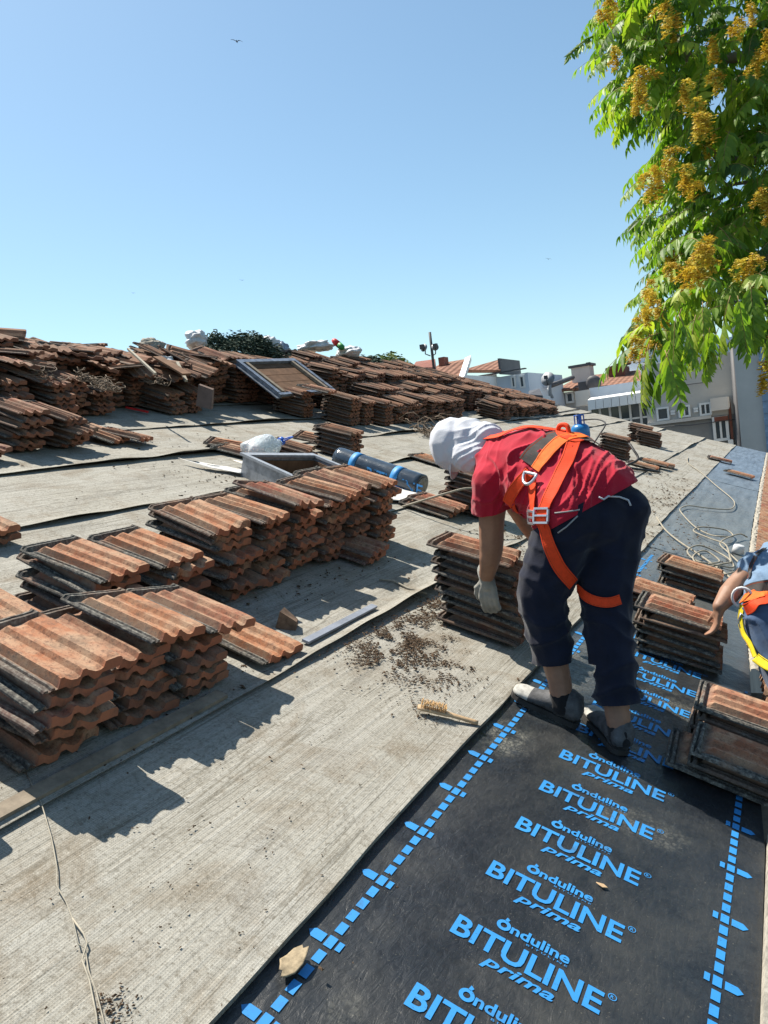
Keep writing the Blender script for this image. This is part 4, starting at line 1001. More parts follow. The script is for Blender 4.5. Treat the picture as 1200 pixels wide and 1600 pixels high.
c = ROOF.inverted() @ atY(575, 562, 12.0); bush_pile('net_bundle', 'low dark netting pile right of the red and green roll', 'netting', (c.x, c.y, c.z-.25), (.32, .65, .30), 4000, 37, M['net'], .036)
c = ROOF.inverted() @ atY(614, 572, 16); bush_pile('bush', 'yellow green bush top showing over the ridge, left of the dishes', 'bush', (c.x, c.y, c.z-.35), (.62, .75, .62), 1500, 41, M['bushleaf'], .07)
# plastic bags
def bag(c, rad, label, seed, mat='white_plastic'):
    m = MB(); nu, nv = 36, 24
    def fn(s, t):
        a = 2*math.pi*s; b = math.pi*(t-.5); d = Vector((math.cos(a)*math.cos(b), math.sin(a)*math.cos(b), math.sin(b)))
        k = 1+.38*noise.noise(d*1.7+Vector((seed, 0, 0)))+.2*noise.noise(d*4.5+Vector((seed, 3, 0)))-.16*abs(noise.noise(d*7+Vector((seed, 8, 2))))
        return (c[0]+d.x*rad[0]*k, c[1]+d.y*rad[1]*k, c[2]+d.z*rad[2]*k)
    m.grid(nu, nv, fn); tag(m.build('plastic_bag', M[mat]), label, 'plastic bag')
bag(atY(236, 544, 6.9), (.15, .16, .11), 'dull white plastic bag lying on the heap skyline, furthest left', 1, 'mortar')
bag(atY(258, 565, 6.5), (.10, .12, .06), 'small bluish white bag among the heaped tiles', 2)
bag(atY(306, 531, 7.8), (.15, .15, .11), 'white bag beside the green netting on the skyline', 3)
bag(atY(414, 540, 9.6), (.20, .20, .13), 'crumpled white sack right of the green netting', 4)
bag(atY(437, 546, 9.8), (.13, .16, .12), 'pale blue sack slumped right of the white one', 5, 'foil')
bag(atY(492, 542, 11.0), (.30, .3, .09), 'long white sack left of the red and green roll', 6)
bag(atY(546, 551, 11.5), (.22, .2, .10), 'white bluish sack below the red and green roll', 7)
# red and green round thing on the skyline
p0, p1 = atY(520, 531, 11.2), atY(537, 545, 11.2)
mr = empty('rolled_mat', p0, 'red and green rolled cloth leaning up on the skyline heap', 'roll')
m = MB(); m.tube([p0, p0+(p1-p0)*.15, p0+(p1-p0)*.55], [.03, .05, .055], 12); m.build('red_end', M['red_paint'], mr)
m = MB(); m.tube([p0+(p1-p0)*.56, p0+(p1-p0)*.9, p1], [.055, .05, .025], 12); m.build('green_end', M['green_paint'], mr)
m = MB(); m.tube([atY(512, 545, 11.2), atY(524, 538, 11.2)], .02, 6); m.build('strap', M['white_plastic'], mr)
# planks and sticks on the heap
def plank(a, b, w_, t_, label, name='plank', mat='wood', cat='plank'):
    ax = (b-a); Ln = ax.length; q = ax.normalized().to_track_quat('X', 'Z').to_matrix(); m = MB(); m.box((a+b)/2, (Ln, w_, t_), q); return tag(m.build(name, M[mat]), label, cat)
plank(atY(200, 545, 5.6), atY(243, 584, 5.3), .02, .02, 'long pale stick lying down over the left heap', 'stick', 'wire_pale', 'stick')
plank(atY(277, 566, 6.3), atY(291, 595, 6.1), .03, .02, 'short bent pale lath sticking up between heap stacks', 'lath', 'wire_pale', 'lath')
plank(atY(246, 558, 6.2), atY(292, 585, 6.0), .10, .02, 'dark board lying slantwise on the heap', 'board', 'plank', 'board')
m = MB(); q_ = [atY(310, 601, 6.3), atY(332, 609, 6.35), atY(330, 640, 6.3), atY(306, 634, 6.25)]; o_ = Vector((.0, .03, .01)); m.hexa(q_+[v+o_ for v in q_])
tag(m.build('upright_board', simple('dull_board', (.17, .12, .10), .8, .2, .3, 6)), 'dull square board standing upright against the heap front', 'board')
plank(RP(-5.08, 5.66, .03), RP(-4.86, 5.74, .03), .03, .02, 'bright red bar lying on the sheet below the left heap', 'red_bar', 'red_paint', 'bar')
m = MB(); cpos = RP(.66, 7.2, 0); m.lathe(cpos, [(.001, .07), (.04, .07), (.045, .065), (.052, .0), (.05, 0), (.02, .0)], 18, Matrix.Rotation(.3, 3, 'Y')); tag(m.build('plastic_cup', M['white_plastic']), 'small white plastic cup on the membrane next to the blue shirt', 'cup')
# gulls, far away
for (px, py, D, s, lb) in ((370, 65, 60, .55, 'dark gull with bent wings high in the sky at upper left'), (857, 405, 120, .55, 'tiny gull in the sky left of the tree'), (378, 438, 130, .5, 'tiny gull low in the sky above the heap'), (208, 458, 140, .5, 'faint tiny gull furthest left in the sky')):
    c = atD(px, py, D); bm_ = MB(); rr, uu = CAM_R, Vector((0, 0, 1)); fw = CAM_F
    def B(x, y, z=0): return c + rr*(x*s) + uu*(y*s) + fw*(z*s)
    bm_.tube([B(-.02, .03, -.35), B(0, 0, -.2), B(0, 0, .1), B(.02, .02, .35)], [.02*s, .07*s, .08*s, .03*s], 6)
    br_ = tag(bm_.build('gull', M['pipe']), lb, 'bird')
    for sg in (-1, 1):
        wm = MB(); pts = [(.03, 0), (.28, .16), (.62, .10), (.85, -.08)] if sg > 0 else [(.03, 0), (.3, .2), (.6, .28), (.85, .27)]
        vs = []
        for x, y in pts:
            for dz, dy in ((-.11, 0), (.0, .022), (.11, 0), (0, -.012)): vs.append(B(sg*x, y+dy, dz*(1.1-x)))
        fs = [(i*4+k, i*4+(k+1) % 4, (i+1)*4+(k+1) % 4, (i+1)*4+k) for i in range(3) for k in range(4)] + [(0, 1, 2, 3), (15, 14, 13, 12)]
        wm.add(vs, fs); wm.build('wing', M['pipe'], br_)

# ---------------------------------------------------------------- tree of heaven on the right
rtree = random.Random(21)
def mat_leaf():
    t = NT('tree_leaf', .5, .35)
    at = t.n('Attribute', attribute_name='lrnd').outputs['Fac']
    c = t.ramp(at, [(0, (.045, .095, .018)), (.35, (.105, .20, .024)), (.7, (.21, .32, .035)), (1, (.36, .41, .06))])
    t.color(c)
    tr = t.n('BsdfTranslucent'); t.l(t.mix(1.0, c, (1.3, 1.5, .55), 'MULTIPLY'), tr.inputs[0])
    ms = t.n('MixShader'); ms.inputs[0].default_value = .45; out = t.t.nodes['Material Output']
    t.l(t.b.outputs[0], ms.inputs[1]); t.l(tr.outputs[0], ms.inputs[2]); t.l(ms.outputs[0], out.inputs[0]); return t.mat
def mat_seed():
    t = NT('winged_seeds', .6, .3)
    at = t.n('Attribute', attribute_name='lrnd').outputs['Fac']
    c = t.ramp(at, [(0, (.34, .18, .015)), (.45, (.60, .42, .03)), (1, (.72, .62, .09))]); t.color(c)
    tr = t.n('BsdfTranslucent'); t.l(c, tr.inputs[0]); ms = t.n('MixShader'); ms.inputs[0].default_value = .3; out = t.t.nodes['Material Output']
    t.l(t.b.outputs[0], ms.inputs[1]); t.l(tr.outputs[0], ms.inputs[2]); t.l(ms.outputs[0], out.inputs[0]); return t.mat
M['leaf'] = mat_leaf(); M['seed'] = mat_seed(); M['bark'] = simple('grey_bark', (.16, .14, .115), .9, .2, .35, 12, .5, .01)
M['stalk'] = simple('leaf_stalk', (.25, .17, .06), .7, .3, .2, 20)
OUT = [(0, 920), (30, 912), (75, 905), (110, 930), (150, 925), (190, 945), (205, 1010), (225, 1035), (250, 1018), (275, 1002), (320, 992), (370, 985), (400, 1000), (440, 1018), (470, 992), (500, 990), (560, 985), (600, 1005), (640, 1040)]
def left_edge(py):
    if py < 0: return 920
    for (a, x), (b, y) in zip(OUT, OUT[1:]):
        if py <= b: return x+(y-x)*(py-a)/(b-a)
    return 1050
def low_edge(px):
    P = [(980, 560), (1010, 640), (1040, 640), (1060, 585), (1090, 575), (1110, 620), (1140, 575), (1170, 580), (1190, 620), (1240, 610), (1400, 600)]
    for (a, x), (b, y) in zip(P, P[1:]):
        if px <= b: return x+(y-x)*max(0, (px-a)/(b-a))
    return 600
LVv, LFf, LRr = [], [], []
SVv, SFf = [], []
def leaflet(p, d, nrm, L, wd, rnd):
    d = d.normalized(); s = d.cross(nrm).normalized(); nrm = s.cross(d)
    b = len(LVv); fold = .22
    for t, k in ((0, .05), (.22, .85), (.45, 1.0), (.75, .6), (1.0, 0)):
        c = p + d*(L*t) - nrm*(L*.22*t*t)
        if k == 0: LVv.append(c); LRr.append(rnd)
        else:
            for sg in (-1, 0, 1): LVv.append(c + s*(sg*wd*k) + nrm*(abs(sg)*wd*k*fold)); LRr.append(rnd)
    for i in range(3):
        o = b+i*3
        LFf.extend([(o, o+1, o+4, o+3), (o+1, o+2, o+5, o+4)])
    o = b+9; LFf.extend([(o, o+1, b+12), (o+1, o+2, b+12)])
stalks = MB()
def compound(base, d0, L, big, rr):
    """a hanging feather leaf: stalk with pairs of pointed leaflets"""
    n = rr.randint(7, 10); up = Vector((0, 0, 1)); pts = []; p = base.copy(); d = d0.normalized()
    for k in range(n+1):
        pts.append(p.copy()); d = (d + Vector((0, 0, -.11))).normalized(); p = p + d*(L/n)
    stalks.tube(pts, [.0028*big*(1-.6*k/n) for k in range(n+1)], 4)
    side = d0.cross(up); side = side.normalized() if side.length > .1 else Vector((1, 0, 0))
    tone = min(1, max(0, rr.gauss(.5, .22)))
    for k in range(1, n+1):
        t = (pts[min(k+1, n)]-pts[k-1]).normalized(); nn = side.cross(t).normalized()
        ll = L*.30*big*(.65+.6*math.sin(math.pi*(k/n)**.8))*rr.uniform(.85, 1.15)
        for sg in (-1, 1):
            dd = (t*.55 + side*sg*.75 + Vector((0, 0, -.55)) + Vector([rr.uniform(-.22, .22) for _ in range(3)]))
            leaflet(pts[k], dd, (nn+Vector([rr.uniform(-.4, .4) for _ in range(3)])).normalized(), ll, ll*.17, min(1, max(0, tone+rr.gauss(0, .12))))
    leaflet(pts[n], t + Vector((0, 0, -.4)), nn, L*.26*big, L*.05*big, tone)
TREE_D = 5.6
def tree_pt(px, py, D): return atD(px, py, D)
n_l = 0; spots_ = []
for i in range(14000):
    px = rtree.uniform(895, 1330); py = rtree.uniform(-120, 640)
    if px < left_edge(py)+12 or py > low_edge(px)-92: continue
    e = px-left_edge(py)
    dens = .78+.5*noise.noise((px*.012, py*.012, 1.7))
    if rtree.random() > dens: continue
    if e < 130 or rtree.random() < .8:
        spots_.append((px, py)); n_l += 1
    if n_l >= 1420: break
for px, py in spots_:
    low = max(0, (py-330)/300); D = rtree.uniform(5.0, 7.2) - 1.3*low
    b0 = tree_pt(px+rtree.uniform(8, 30), py-22, D)
    d0 = Vector((rtree.uniform(-1, .5), rtree.uniform(-.7, .5), rtree.uniform(-.35, .25)))
    compound(b0, d0, rtree.uniform(.21, .36), 1.0+.15*low, rtree)
# the big low leaves that hang nearest
for px, py, D, L in ((1018, 545, 3.6, .27), (1035, 555, 3.5, .26), (1000, 570, 3.7, .16), (1060, 490, 3.8, .28), (1085, 500, 3.9, .26), (1113, 520, 3.8, .24), (1095, 480, 4.0, .26), (1140, 470, 3.9, .3), (1160, 450, 4.0, .30), (1185, 530, 4.2, .22), (1050, 500, 3.6, .25)):
    for q in range(2): compound(atD(px+rtree.uniform(-6, 14), py-8, D), Vector((rtree.uniform(-.6, .3), rtree.uniform(-.3, .3), -.75)), L, 1.05, rtree)
troot_p = Vector((4.4, 6.2, -8.2))
tr = empty('tree', troot_p, 'broad tree with feathery green leaves and golden seed clusters overhanging at right', 'tree')
me = bpy.data.meshes.new('crown'); me.from_pydata([tuple(v) for v in LVv], [], LFf); me.materials.append(M['leaf'])
at = me.attributes.new('lrnd', 'FLOAT', 'POINT'); at.data.foreach_set('value', LRr); me.update(); link('crown', me, tr)
stalks.build('leaf_stalks', M['stalk'], tr)
print('leaf faces', len(LFf))
tm = MB(); top = atD(1290, 60, 7.0)
tm.tube(catmull([troot_p, troot_p+Vector((.1, -.1, 3)), troot_p+Vector((.0, .1, 6)), troot_p+Vector((-.1, 0, 8.6)), Vector((4.1, 6.0, 3.2)), Vector((3.8, 5.9, 6))], 5), [.30-.0095*k for k in range(26)], 10)
tm.build('trunk', M['bark'], tr)
for a, b_, c_, r_ in (((4.28, 6.2, .6), atD(1190, 480, 5.2), atD(1060, 500, 4.9), .022), ((4.2, 6.1, 1.4), atD(1210, 400, 5.4), atD(1070, 380, 5.6), .05), ((4.15, 6.1, 2.2), atD(1190, 250, 6), atD(1040, 230, 6.2), .05), ((4.1, 6.0, 3.0), atD(1150, 90, 6), atD(960, 70, 6.2), .055), ((4.1, 6.0, 3.3), atD(1200, -20, 6), atD(1000, -60, 6), .05), ((4.28, 6.2, .7), atD(1230, 480, 5.2), atD(1130, 480, 4.9), .02), ((4.2, 6.1, 1.8), atD(1240, 320, 6), atD(1110, 300, 6.2), .04)):
    P = catmull([Vector(a), Vector(b_), (Vector(b_)+Vector(c_))/2+Vector((0, 0, .12)), Vector(c_)], 6); bm_ = MB(); N_ = len(P)
    bm_.tube(P, [r_*(1-.85*k/(N_-1)) for k in range(N_)], 7); bm_.build('branch', M['bark'], tr)
# clusters of winged seeds: one mesh each of a few kinds, copied
SEEDS = []
for kx in range(5):
    rs = random.Random(100+kx); vs = []; fs = []; rv = []
    nb = rs.randint(5, 8)
    for br_i in range(nb):
        d = Vector((rs.gauss(0, .7), rs.gauss(0, .7), rs.uniform(-.9, .15))); p = Vector((0, 0, -.03*br_i)); Lb_ = rs.uniform(.09, .19); ns = int(38*Lb_/.15); tone = rs.gauss(.5, .2)
        d.normalize()
        for i in range(ns):
            p = p + d*(Lb_/ns); d = (d+Vector((0, 0, -.035))).normalized()
            for z in range(2):
                c_ = p + Vector((rs.gauss(0, .017), rs.gauss(0, .017), rs.gauss(-.008, .016)))
                q = Matrix.Rotation(rs.uniform(0, 6.3), 3, 'Z') @ Matrix.Rotation(rs.uniform(.2, 1.5), 3, 'X'); s = rs.uniform(.012, .022); b = len(vs)
                vs += [c_ + q @ Vector(v)*s for v in ((-1, -.12, 0), (-.2, -.36, .15), (1, -.1, .1), (1, .12, -.1), (.1, .36, .12), (-1, .1, 0))]
                fs += [(b, b+1, b+4, b+5), (b+1, b+2, b+3, b+4)]; rv += [min(1, max(0, tone+rs.gauss(0, .22)))]*6
    me = bpy.data.meshes.new('seed_cluster'); me.from_pydata([tuple(v) for v in vs], [], fs); me.materials.append(M['seed'])
    at = me.attributes.new('lrnd', 'FLOAT', 'POINT'); at.data.foreach_set('value', rv); me.update(); SEEDS.append(me)
SP = [(952, 95), (968, 112), (985, 135), (1000, 160), (1005, 120), (1075, 105), (1070, 140), (1098, 165), (1092, 190), (1090, 205), (1110, 130), (1018, 270), (1012, 300), (1030, 285), (1060, 270), (1070, 290), (1045, 250), (1100, 380), (1108, 395), (1090, 410), (1075, 425), (1060, 432), (1042, 405), (1045, 430), (1010, 470), (1020, 490), (1030, 500), (1002, 525), (995, 545), (1015, 530), (1190, 300), (1195, 330), (1180, 310), (1195, 545), (1192, 575), (1198, 520), (1180, 410), (1190, 425), (1170, 420), (1045, 20), (1170, 15), (1180, 50), (1120, 60), (1190, 90), (945, 15), (930, 5), (1055, 60), (1150, 35), (1200, 70), (1020, 215), (1100, 230), (1015, 450), (998, 520), (1004, 545), (1014, 500), (1030, 480), (1100, 380), (1085, 402), (1020, 285)]
for i, (px, py) in enumerate(SP):
    if i < 52 and i % 4 == 1: continue
    for q in range(1):
        low = max(0, (py-330)/300); D = rtree.uniform(4.3, 5.3)-.6*low if i < 52 else rtree.uniform(4.0, 4.5)
        o = bpy.data.objects.new('seed_cluster', SEEDS[rtree.randrange(5)]); col.objects.link(o); o.parent = tr; o.matrix_parent_inverse = world_of(tr).inverted()
        sc = rtree.uniform(.42, .75)
        o.matrix_basis = Matrix.Translation(atD(px+rtree.uniform(-8, 8), py-14+rtree.uniform(-10, 10), D)) @ Matrix.Rotation(rtree.uniform(-.6, .6), 4, 'X') @ Matrix.Rotation(rtree.uniform(0, 6.3), 4, 'Z') @ Matrix.Scale(sc, 4)

# ---------------------------------------------------------------- people
def capsule(mb, p0, r0, p1, r1, sub=2, flat=None):
    bm = bmesh.new()
    for p, r in ((p0, r0), (p1, r1)):
        g_ = bmesh.ops.create_icosphere(bm, subdivisions=sub, radius=r)
        bmesh.ops.translate(bm, verts=g_['verts'], vec=Vector(p))
    res = bmesh.ops.convex_hull(bm, input=bm.verts)
    kill = [v for v in bm.verts if not v.link_faces]
    bmesh.ops.delete(bm, geom=kill, context='VERTS')
    bm.verts.index_update(); mb.add([v.co.copy() for v in bm.verts], [tuple(v.index for v in f.verts) for f in bm.faces]); bm.free()
def flesh(name, caps, mat, parent, voxel=.008, smooth=8, fn=None, extra=None):
    mb = MB()
    for c in caps: capsule(mb, *c)
    me = mb.mesh('tmp', mat); ob = bpy.data.objects.new('tmp', me); col.objects.link(ob)
    rm = ob.modifiers.new('r', 'REMESH'); rm.mode = 'VOXEL'; rm.voxel_size = voxel; rm.use_smooth_shade = True
    sm = ob.modifiers.new('s', 'SMOOTH'); sm.factor = .5; sm.iterations = smooth
    bpy.context.view_layer.update()
    out = bpy.data.meshes.new_from_object(ob.evaluated_get(bpy.context.evaluated_depsgraph_get()))
    bpy.data.objects.remove(ob); bpy.data.meshes.remove(me)
    out.name = name; out.materials.clear(); out.materials.append(mat)
    out.polygons.foreach_set('use_smooth', [True]*len(out.polygons))
    if fn:
        out.update(); ns = [v.normal.copy() for v in out.vertices]; cs = [v.co.copy() for v in out.vertices]
        for v, c, n_ in zip(out.vertices, cs, ns): v.co = c + n_*fn(c, n_)
    out.update(); return link(name, out, parent)
def bvh_of(*obs):
    vs = []; fs = []
    for o in obs:
        b = len(vs); W_ = world_of(o); vs += [W_ @ v.co for v in o.data.vertices]; fs += [tuple(b+i for i in p.vertices) for p in o.data.polygons]
    return BVHTree.FromPolygons(vs, fs)
def hit(bv, px, py):
    r_ = bv.ray_cast(CAM_LOC, ray(px, py).normalized())
    if r_[0] is None:
        p = atY(px, py, 3.1); q = bv.find_nearest(p); return q[0], q[1]
    return r_[0], r_[1]
def strap(name, bv, pix, width, mat, parent, off=.007, thick=.003, per=8, twist=None):
    P = [hit(bv, *p)[0] if len(p) == 2 else Vector(p) for p in pix]
    C_ = catmull(P, per); cen = []; nor = []
    for c in C_:
        q = bv.find_nearest(c); n_ = q[1]
        if n_.dot(c-q[0]) < 0 and (c-q[0]).length > .02: n_ = (c-q[0]).normalized()
        cen.append(q[0] + q[1]*off); nor.append(q[1])
    for _ in range(4):
        cen = [cen[0]] + [(cen[i-1]+cen[i]*2+cen[i+1])/4 for i in range(1, len(cen)-1)] + [cen[-1]]
        nor = [nor[0]] + [(nor[i-1]+nor[i]*2+nor[i+1]).normalized() for i in range(1, len(nor)-1)] + [nor[-1]]
    return ribbon(name, cen, nor, width, thick, mat, parent)
def ribbon(name, cen, nor, width, thick, mat, parent):
    m = MB(); vs = []; N_ = len(cen)
    for i in range(N_):
        t = (cen[min(i+1, N_-1)]-cen[max(i-1, 0)]).normalized(); n_ = nor[i]; s_ = t.cross(n_).normalized(); n_ = s_.cross(t)
        for a, b in ((-.5, 0), (-.49, 1), (-.40, 1.1), (-.36, .75), (.36, .75), (.40, 1.1), (.49, 1), (.5, 0)): vs.append(cen[i] + s_*(a*width) + n_*(b*thick + .0012*noise.noise((i*.35, a*2, width*90))))
    fs = [(i*8+k, i*8+(k+1) % 8, (i+1)*8+(k+1) % 8, (i+1)*8+k) for i in range(N_-1) for k in range(8)] + [tuple(range(8))[::-1], tuple((N_-1)*8+k for k in range(8))]
    m.add(vs, fs, 0, False); m.m = [1 if k % 8 in (2, 4) and k < 8*(N_-1) else 0 for k in range(len(fs))]
    return m.build(name, [mat, M['stitch']], parent)
def cloth(name, c0, var=.25, rough=.85, weave=900, sheen=.15, bumpd=.004):
    t = NT(name, rough, .15); v = t.coord(); f = t.noise(v, 9, 5, .6); g_ = t.noise(v, 260, 2, .6)
    t.color(t.ramp(f, [(.3, tuple(x*(1-var) for x in c0)), (.72, tuple(min(1, x*(1+var)) for x in c0))]))
    b1 = t.bump(f, .5, bumpd*2); t.bump(g_, .4, bumpd*.4, b1); t.b.inputs['Sheen Weight'].default_value = sheen; return t.mat
M['red_shirt'] = cloth('crimson_jersey', (.36, .010, .028), .18, bumpd=.003)
M['navy'] = cloth('navy_jersey', (.0085, .011, .024), .35)
M['white_cloth'] = cloth('white_cotton', (.50, .51, .55), .06)
M['blue_shirt'] = cloth('pale_blue_jersey', (.14, .215, .32), .15)
M['jeans'] = cloth('blue_denim', (.06, .10, .18), .35)
M['glove'] = cloth('grey_glove', (.22, .215, .19), .4)
M['sock'] = cloth('black_sock', (.012, .012, .014), .2)
M['shoe'] = simple('charcoal_shoe', (.075, .076, .08), .75, .3, .5, 30, .4)
M['toecap'] = simple('dusty_white_toe', (.34, .335, .31), .75, .25, .45, 30)
M['sole'] = simple('dark_sole', (.035, .034, .033), .8, .2, .3, 20)
M['lace'] = simple('grey_lace', (.30, .30, .30), .8, .2, .2, 40)
M['stitch'] = simple('dark_stitching', (.33, .045, .012), .8, .2, .3, 200)
def ridge(x): return (1-abs(2*(x-math.floor(x))-1))
def shoe(parent, heel, toe, up, label=None):
    """heel and toe on the ground; built from slices along the foot"""
    ax = toe-heel; L_ = ax.length; x = ax.normalized(); y = up.cross(x).normalized(); z = x.cross(y)
    fr = Matrix((x, y, z)).transposed().to_4x4(); fr.translation = heel
    secs = [(-.02, .030, .045, .02), (.0, .041, .108, .0), (.05, .047, .118, .0), (.09, .045, .108, .0), (.13, .040, .080, 0), (.17, .045, .066, 0), (.21, .047, .056, 0), (.25, .045, .053, 0), (.275, .037, .046, .002), (.288, .020, .034, .006)]
    k = L_/.27; n = 16; secs = [(a, b*1.12, c_*1.18, d__) for a, b, c_, d__ in secs]; vs = []; ms = []
    m = MB()
    for sx, wy, hz, z0 in secs:
        for q in range(n):
            a = 2*math.pi*q/n; cy, cz = math.cos(a), math.sin(a)
            yy = wy*(abs(cy)**.75)*(1 if cy > 0 else -1); zz = .016+z0 + (hz-.016)*(.5+.5*cz) if cz > -.999 else .016+z0
            yy *= (1-(.22 if sx < .1 else .40)*max(0, cz)**1.5)
            vs.append(fr @ Vector((sx*k, yy, zz)))
    S_ = len(secs)
    fs = [(i*n+q, (i+1)*n+q, (i+1)*n+(q+1) % n, i*n+(q+1) % n) for i in range(S_-1) for q in range(n)]
    mi = [1 if i >= 6 else 0 for i in range(S_-1) for q in range(n)]
    fs += [tuple(range(n)), tuple((S_-1)*n+q for q in range(n))[::-1]]
    m.add(vs, fs, 0, True); m.m = mi + [0, 1]
    s_ = m.build('shoe', [M['shoe'], M['toecap']], parent)
    m = MB(); vs = []
    out = [(-.022, .022), (-.005, .038), (.05, .041), (.1, .039), (.15, .045), (.2, .051), (.25, .046), (.28, .030), (.295, .006)]
    ring = [(a, b) for a, b in out] + [(a, -b) for a, b in out[::-1]]
    for zz in (.001, .022): vs += [fr @ Vector((a*k, b, zz)) for a, b in ring]
    nn_ = len(ring); m.add(vs, [tuple(range(nn_))[::-1], tuple(nn_+i for i in range(nn_))] + [(i, (i+1) % nn_, nn_+(i+1) % nn_, nn_+i) for i in range(nn_)])
    m.build('sole', M['sole'], s_)
    m = MB()
    for i in range(4):
        xx = (.115+.022*i)*k; zz = .088-.0085*i; m.tube([fr @ Vector((xx, -.028, zz-.014)), fr @ Vector((xx+.008, 0, zz)), fr @ Vector((xx, .028, zz-.014))], .0028, 5)
    m.build('laces', M['lace'], s_)
    return s_
def hand_caps(wr, d, side, n_, s=1.0, curl=.5):
    """palm and five fingers: d along the hand, side towards the thumb, n_ out of the palm (fingers curl that way)"""
    d = d.normalized(); side = (side-d*side.dot(d)).normalized(); n_ = d.cross(side)*(1 if d.cross(side).dot(n_) > 0 else -1)
    caps = [(wr, .027*s, wr+d*.035*s, .028*s)]
    for k, (o, L_) in enumerate(((.032, .078), (.011, .086), (-.011, .080), (-.031, .064))):
        kn = wr + d*(.092*s) + side*(o*s)
        caps.append((wr+d*.02*s+side*(o*.6*s), .016*s, kn, .0125*s)); p = kn; dd = d.copy(); rr = .0115*s
        for j, f_ in enumerate((.45, .32, .23)):
            dd = (dd*math.cos(curl*(.7+.25*j)) + n_*math.sin(curl*(.7+.25*j))).normalized(); q = p + dd*(L_*f_*s)
            caps.append((p, rr, q, rr*.92)); p = q; rr *= .92
    t0 = wr+d*.028*s+side*.020*s; t1 = t0+(d*.55+side*.75+n_*.25).normalized()*.042*s; t2 = t1+(d*.85+side*.25+n_*.35).normalized()*.032*s; t3 = t2+(d*.9+n_*.4).normalized()*.024*s
    caps += [(t0, .017*s, t1, .0135*s), (t1, .0135*s, t2, .0115*s), (t2, .0115*s, t3, .010*s)]
    return caps
def head_build(parent, body_caps, c, crown, face, s=1.0):
    crown = crown.normalized(); face = (face-crown*face.dot(crown)).normalized(); side = crown.cross(face)
    H_ = lambda a, b, e: c + side*(a*s) + face*(b*s) + crown*(e*s)
    body_caps += [(H_(0, -.012, .035), .094*s, H_(0, .018, .03), .088*s), (H_(0, .03, -.03), .072*s, H_(0, .045, -.085), .045*s),
                  (H_(0, .092, .0), .012*s, H_(0, .112, -.028), .014*s), (H_(-.055, .04, -.05), .028*s, H_(.055, .04, -.05), .028*s),
                  (H_(-.02, .088, -.062), .010*s, H_(.02, .088, -.062), .010*s), (H_(-.034, .086, .02), .013*s, H_(.034, .086, .02), .013*s)]
    for sg in (-1, 1): body_caps += [(H_(sg*.088, -.005, -.005), .014*s, H_(sg*.092, -.012, .03), .016*s)]
    return H_

# ---- worker in the red shirt, bending down to the stack
base1 = RP(.27, 2.92, 0)
w1 = empty('person', base1, 'worker in red shirt, navy trousers, white cap and orange harness, bending over a tile stack', 'person')
LHip, RHip = atY(890, 806, 2.93), atY(952, 812, 3.08)
LK, RK = atY(846, 925, 2.90), atY(946, 950, 2.96)
LA, RA = atY(876, 1072, 2.90), atY(966, 1122, 2.86)
C1, C2, C3, C4 = atY(928, 776, 3.05), atY(884, 745, 3.10), atY(832, 730, 3.14), atY(790, 728, 3.20)
LS, RS = atY(770, 752, 3.08), atY(792, 706, 3.42)
LE, LW = atY(768, 850, 3.16), atY(760, 902, 3.285)
RE, RW = RS + Vector((-.02, .10, -.27)), RP(-.20, 3.74, .42)
NK = atY(762, 704, 3.25); HC = atY(721, 696, 3.27)
crown_d, face_d = Vector((-.92, -.05, .30)), Vector((-.30, -.05, -.95))
caps = [(C1, .13, C2, .14), (C2, .14, C3, .14), (C3, .14, C4, .12), (LHip, .095, RHip, .095), (C1, .10, (LHip+RHip)/2, .10),
        (C4, .10, LS, .065), (C4, .10, RS, .07), (C4, .075, NK, .062), (NK, .062, HC, .07),
        (LS, .062, atY(769, 800, 3.12), .060), (atY(769, 800, 3.12), .060, LE, .055), (LE, .054, atY(766, 872, 3.19), .052), (atY(766, 872, 3.19), .052, LW, .033),
        (RS, .062, RE, .052), (RE, .052, RW, .032),
        (LHip, .10, LK, .075), (LK, .072, LA, .046), (RHip, .10, RK, .075), (RK, .072, RA, .048),
        (LA, .046, LA+Vector((0, 0, -.06)), .045), (RA, .046, RA+Vector((0, 0, -.06)), .045)]
Hf = head_build(w1, caps, HC, crown_d, face_d)
gl_dir = Vector((-.02, .05, -1)); 
caps += hand_caps(LW, gl_dir, Vector((-1, 0, 0)), Vector((0, 1, 0)), .92, .18)
caps += hand_caps(RW, Vector((-.1, -.1, -1)), Vector((-1, 0, 0)), Vector((0, -1, 0)), .92, .25)
body1 = flesh('body', caps, M['skin'], w1, .006, 5, lambda c, n_: .0022*noise.noise(c*22) + .004*noise.noise(c*9))
def shirt_fn(c, n_):
    q = Vector((c.x*1.0, c.y, c.z)); wv = noise.noise(q*5.5+Vector((3, 0, 0)))
    a = ridge((c.x*.72 - c.z*.55 + c.y*.25)*11 + 1.5*wv)            # folds running down across the flank
    b_ = ridge((c.x*.35+c.z*.9)*9 + 1.8*noise.noise(q*4))
    k = max(0, noise.noise(q*3.2+Vector((9, 2, 1)))+.45)
    f_ = ridge((c.x*.80 - c.z*.50 + c.y*.3)*19 + 1.1*noise.noise(q*7+Vector((5, 5, 5))))
    g_ = ridge((c.x*.86 - c.z*.42 + c.y*.25)*27 + 1.3*noise.noise(q*6+Vector((1, 7, 5))))
    return .014*(a**4)*k + .012*(f_**4.5)*max(0, noise.noise(q*4.4)+.55) + .007*(g_**4)*max(0, noise.noise(q*5.5+Vector((4, 4, 4)))+.35) + .006*(b_**3)*max(0, noise.noise(q*3.7)+.3) + .004*noise.noise(q*5) - .004
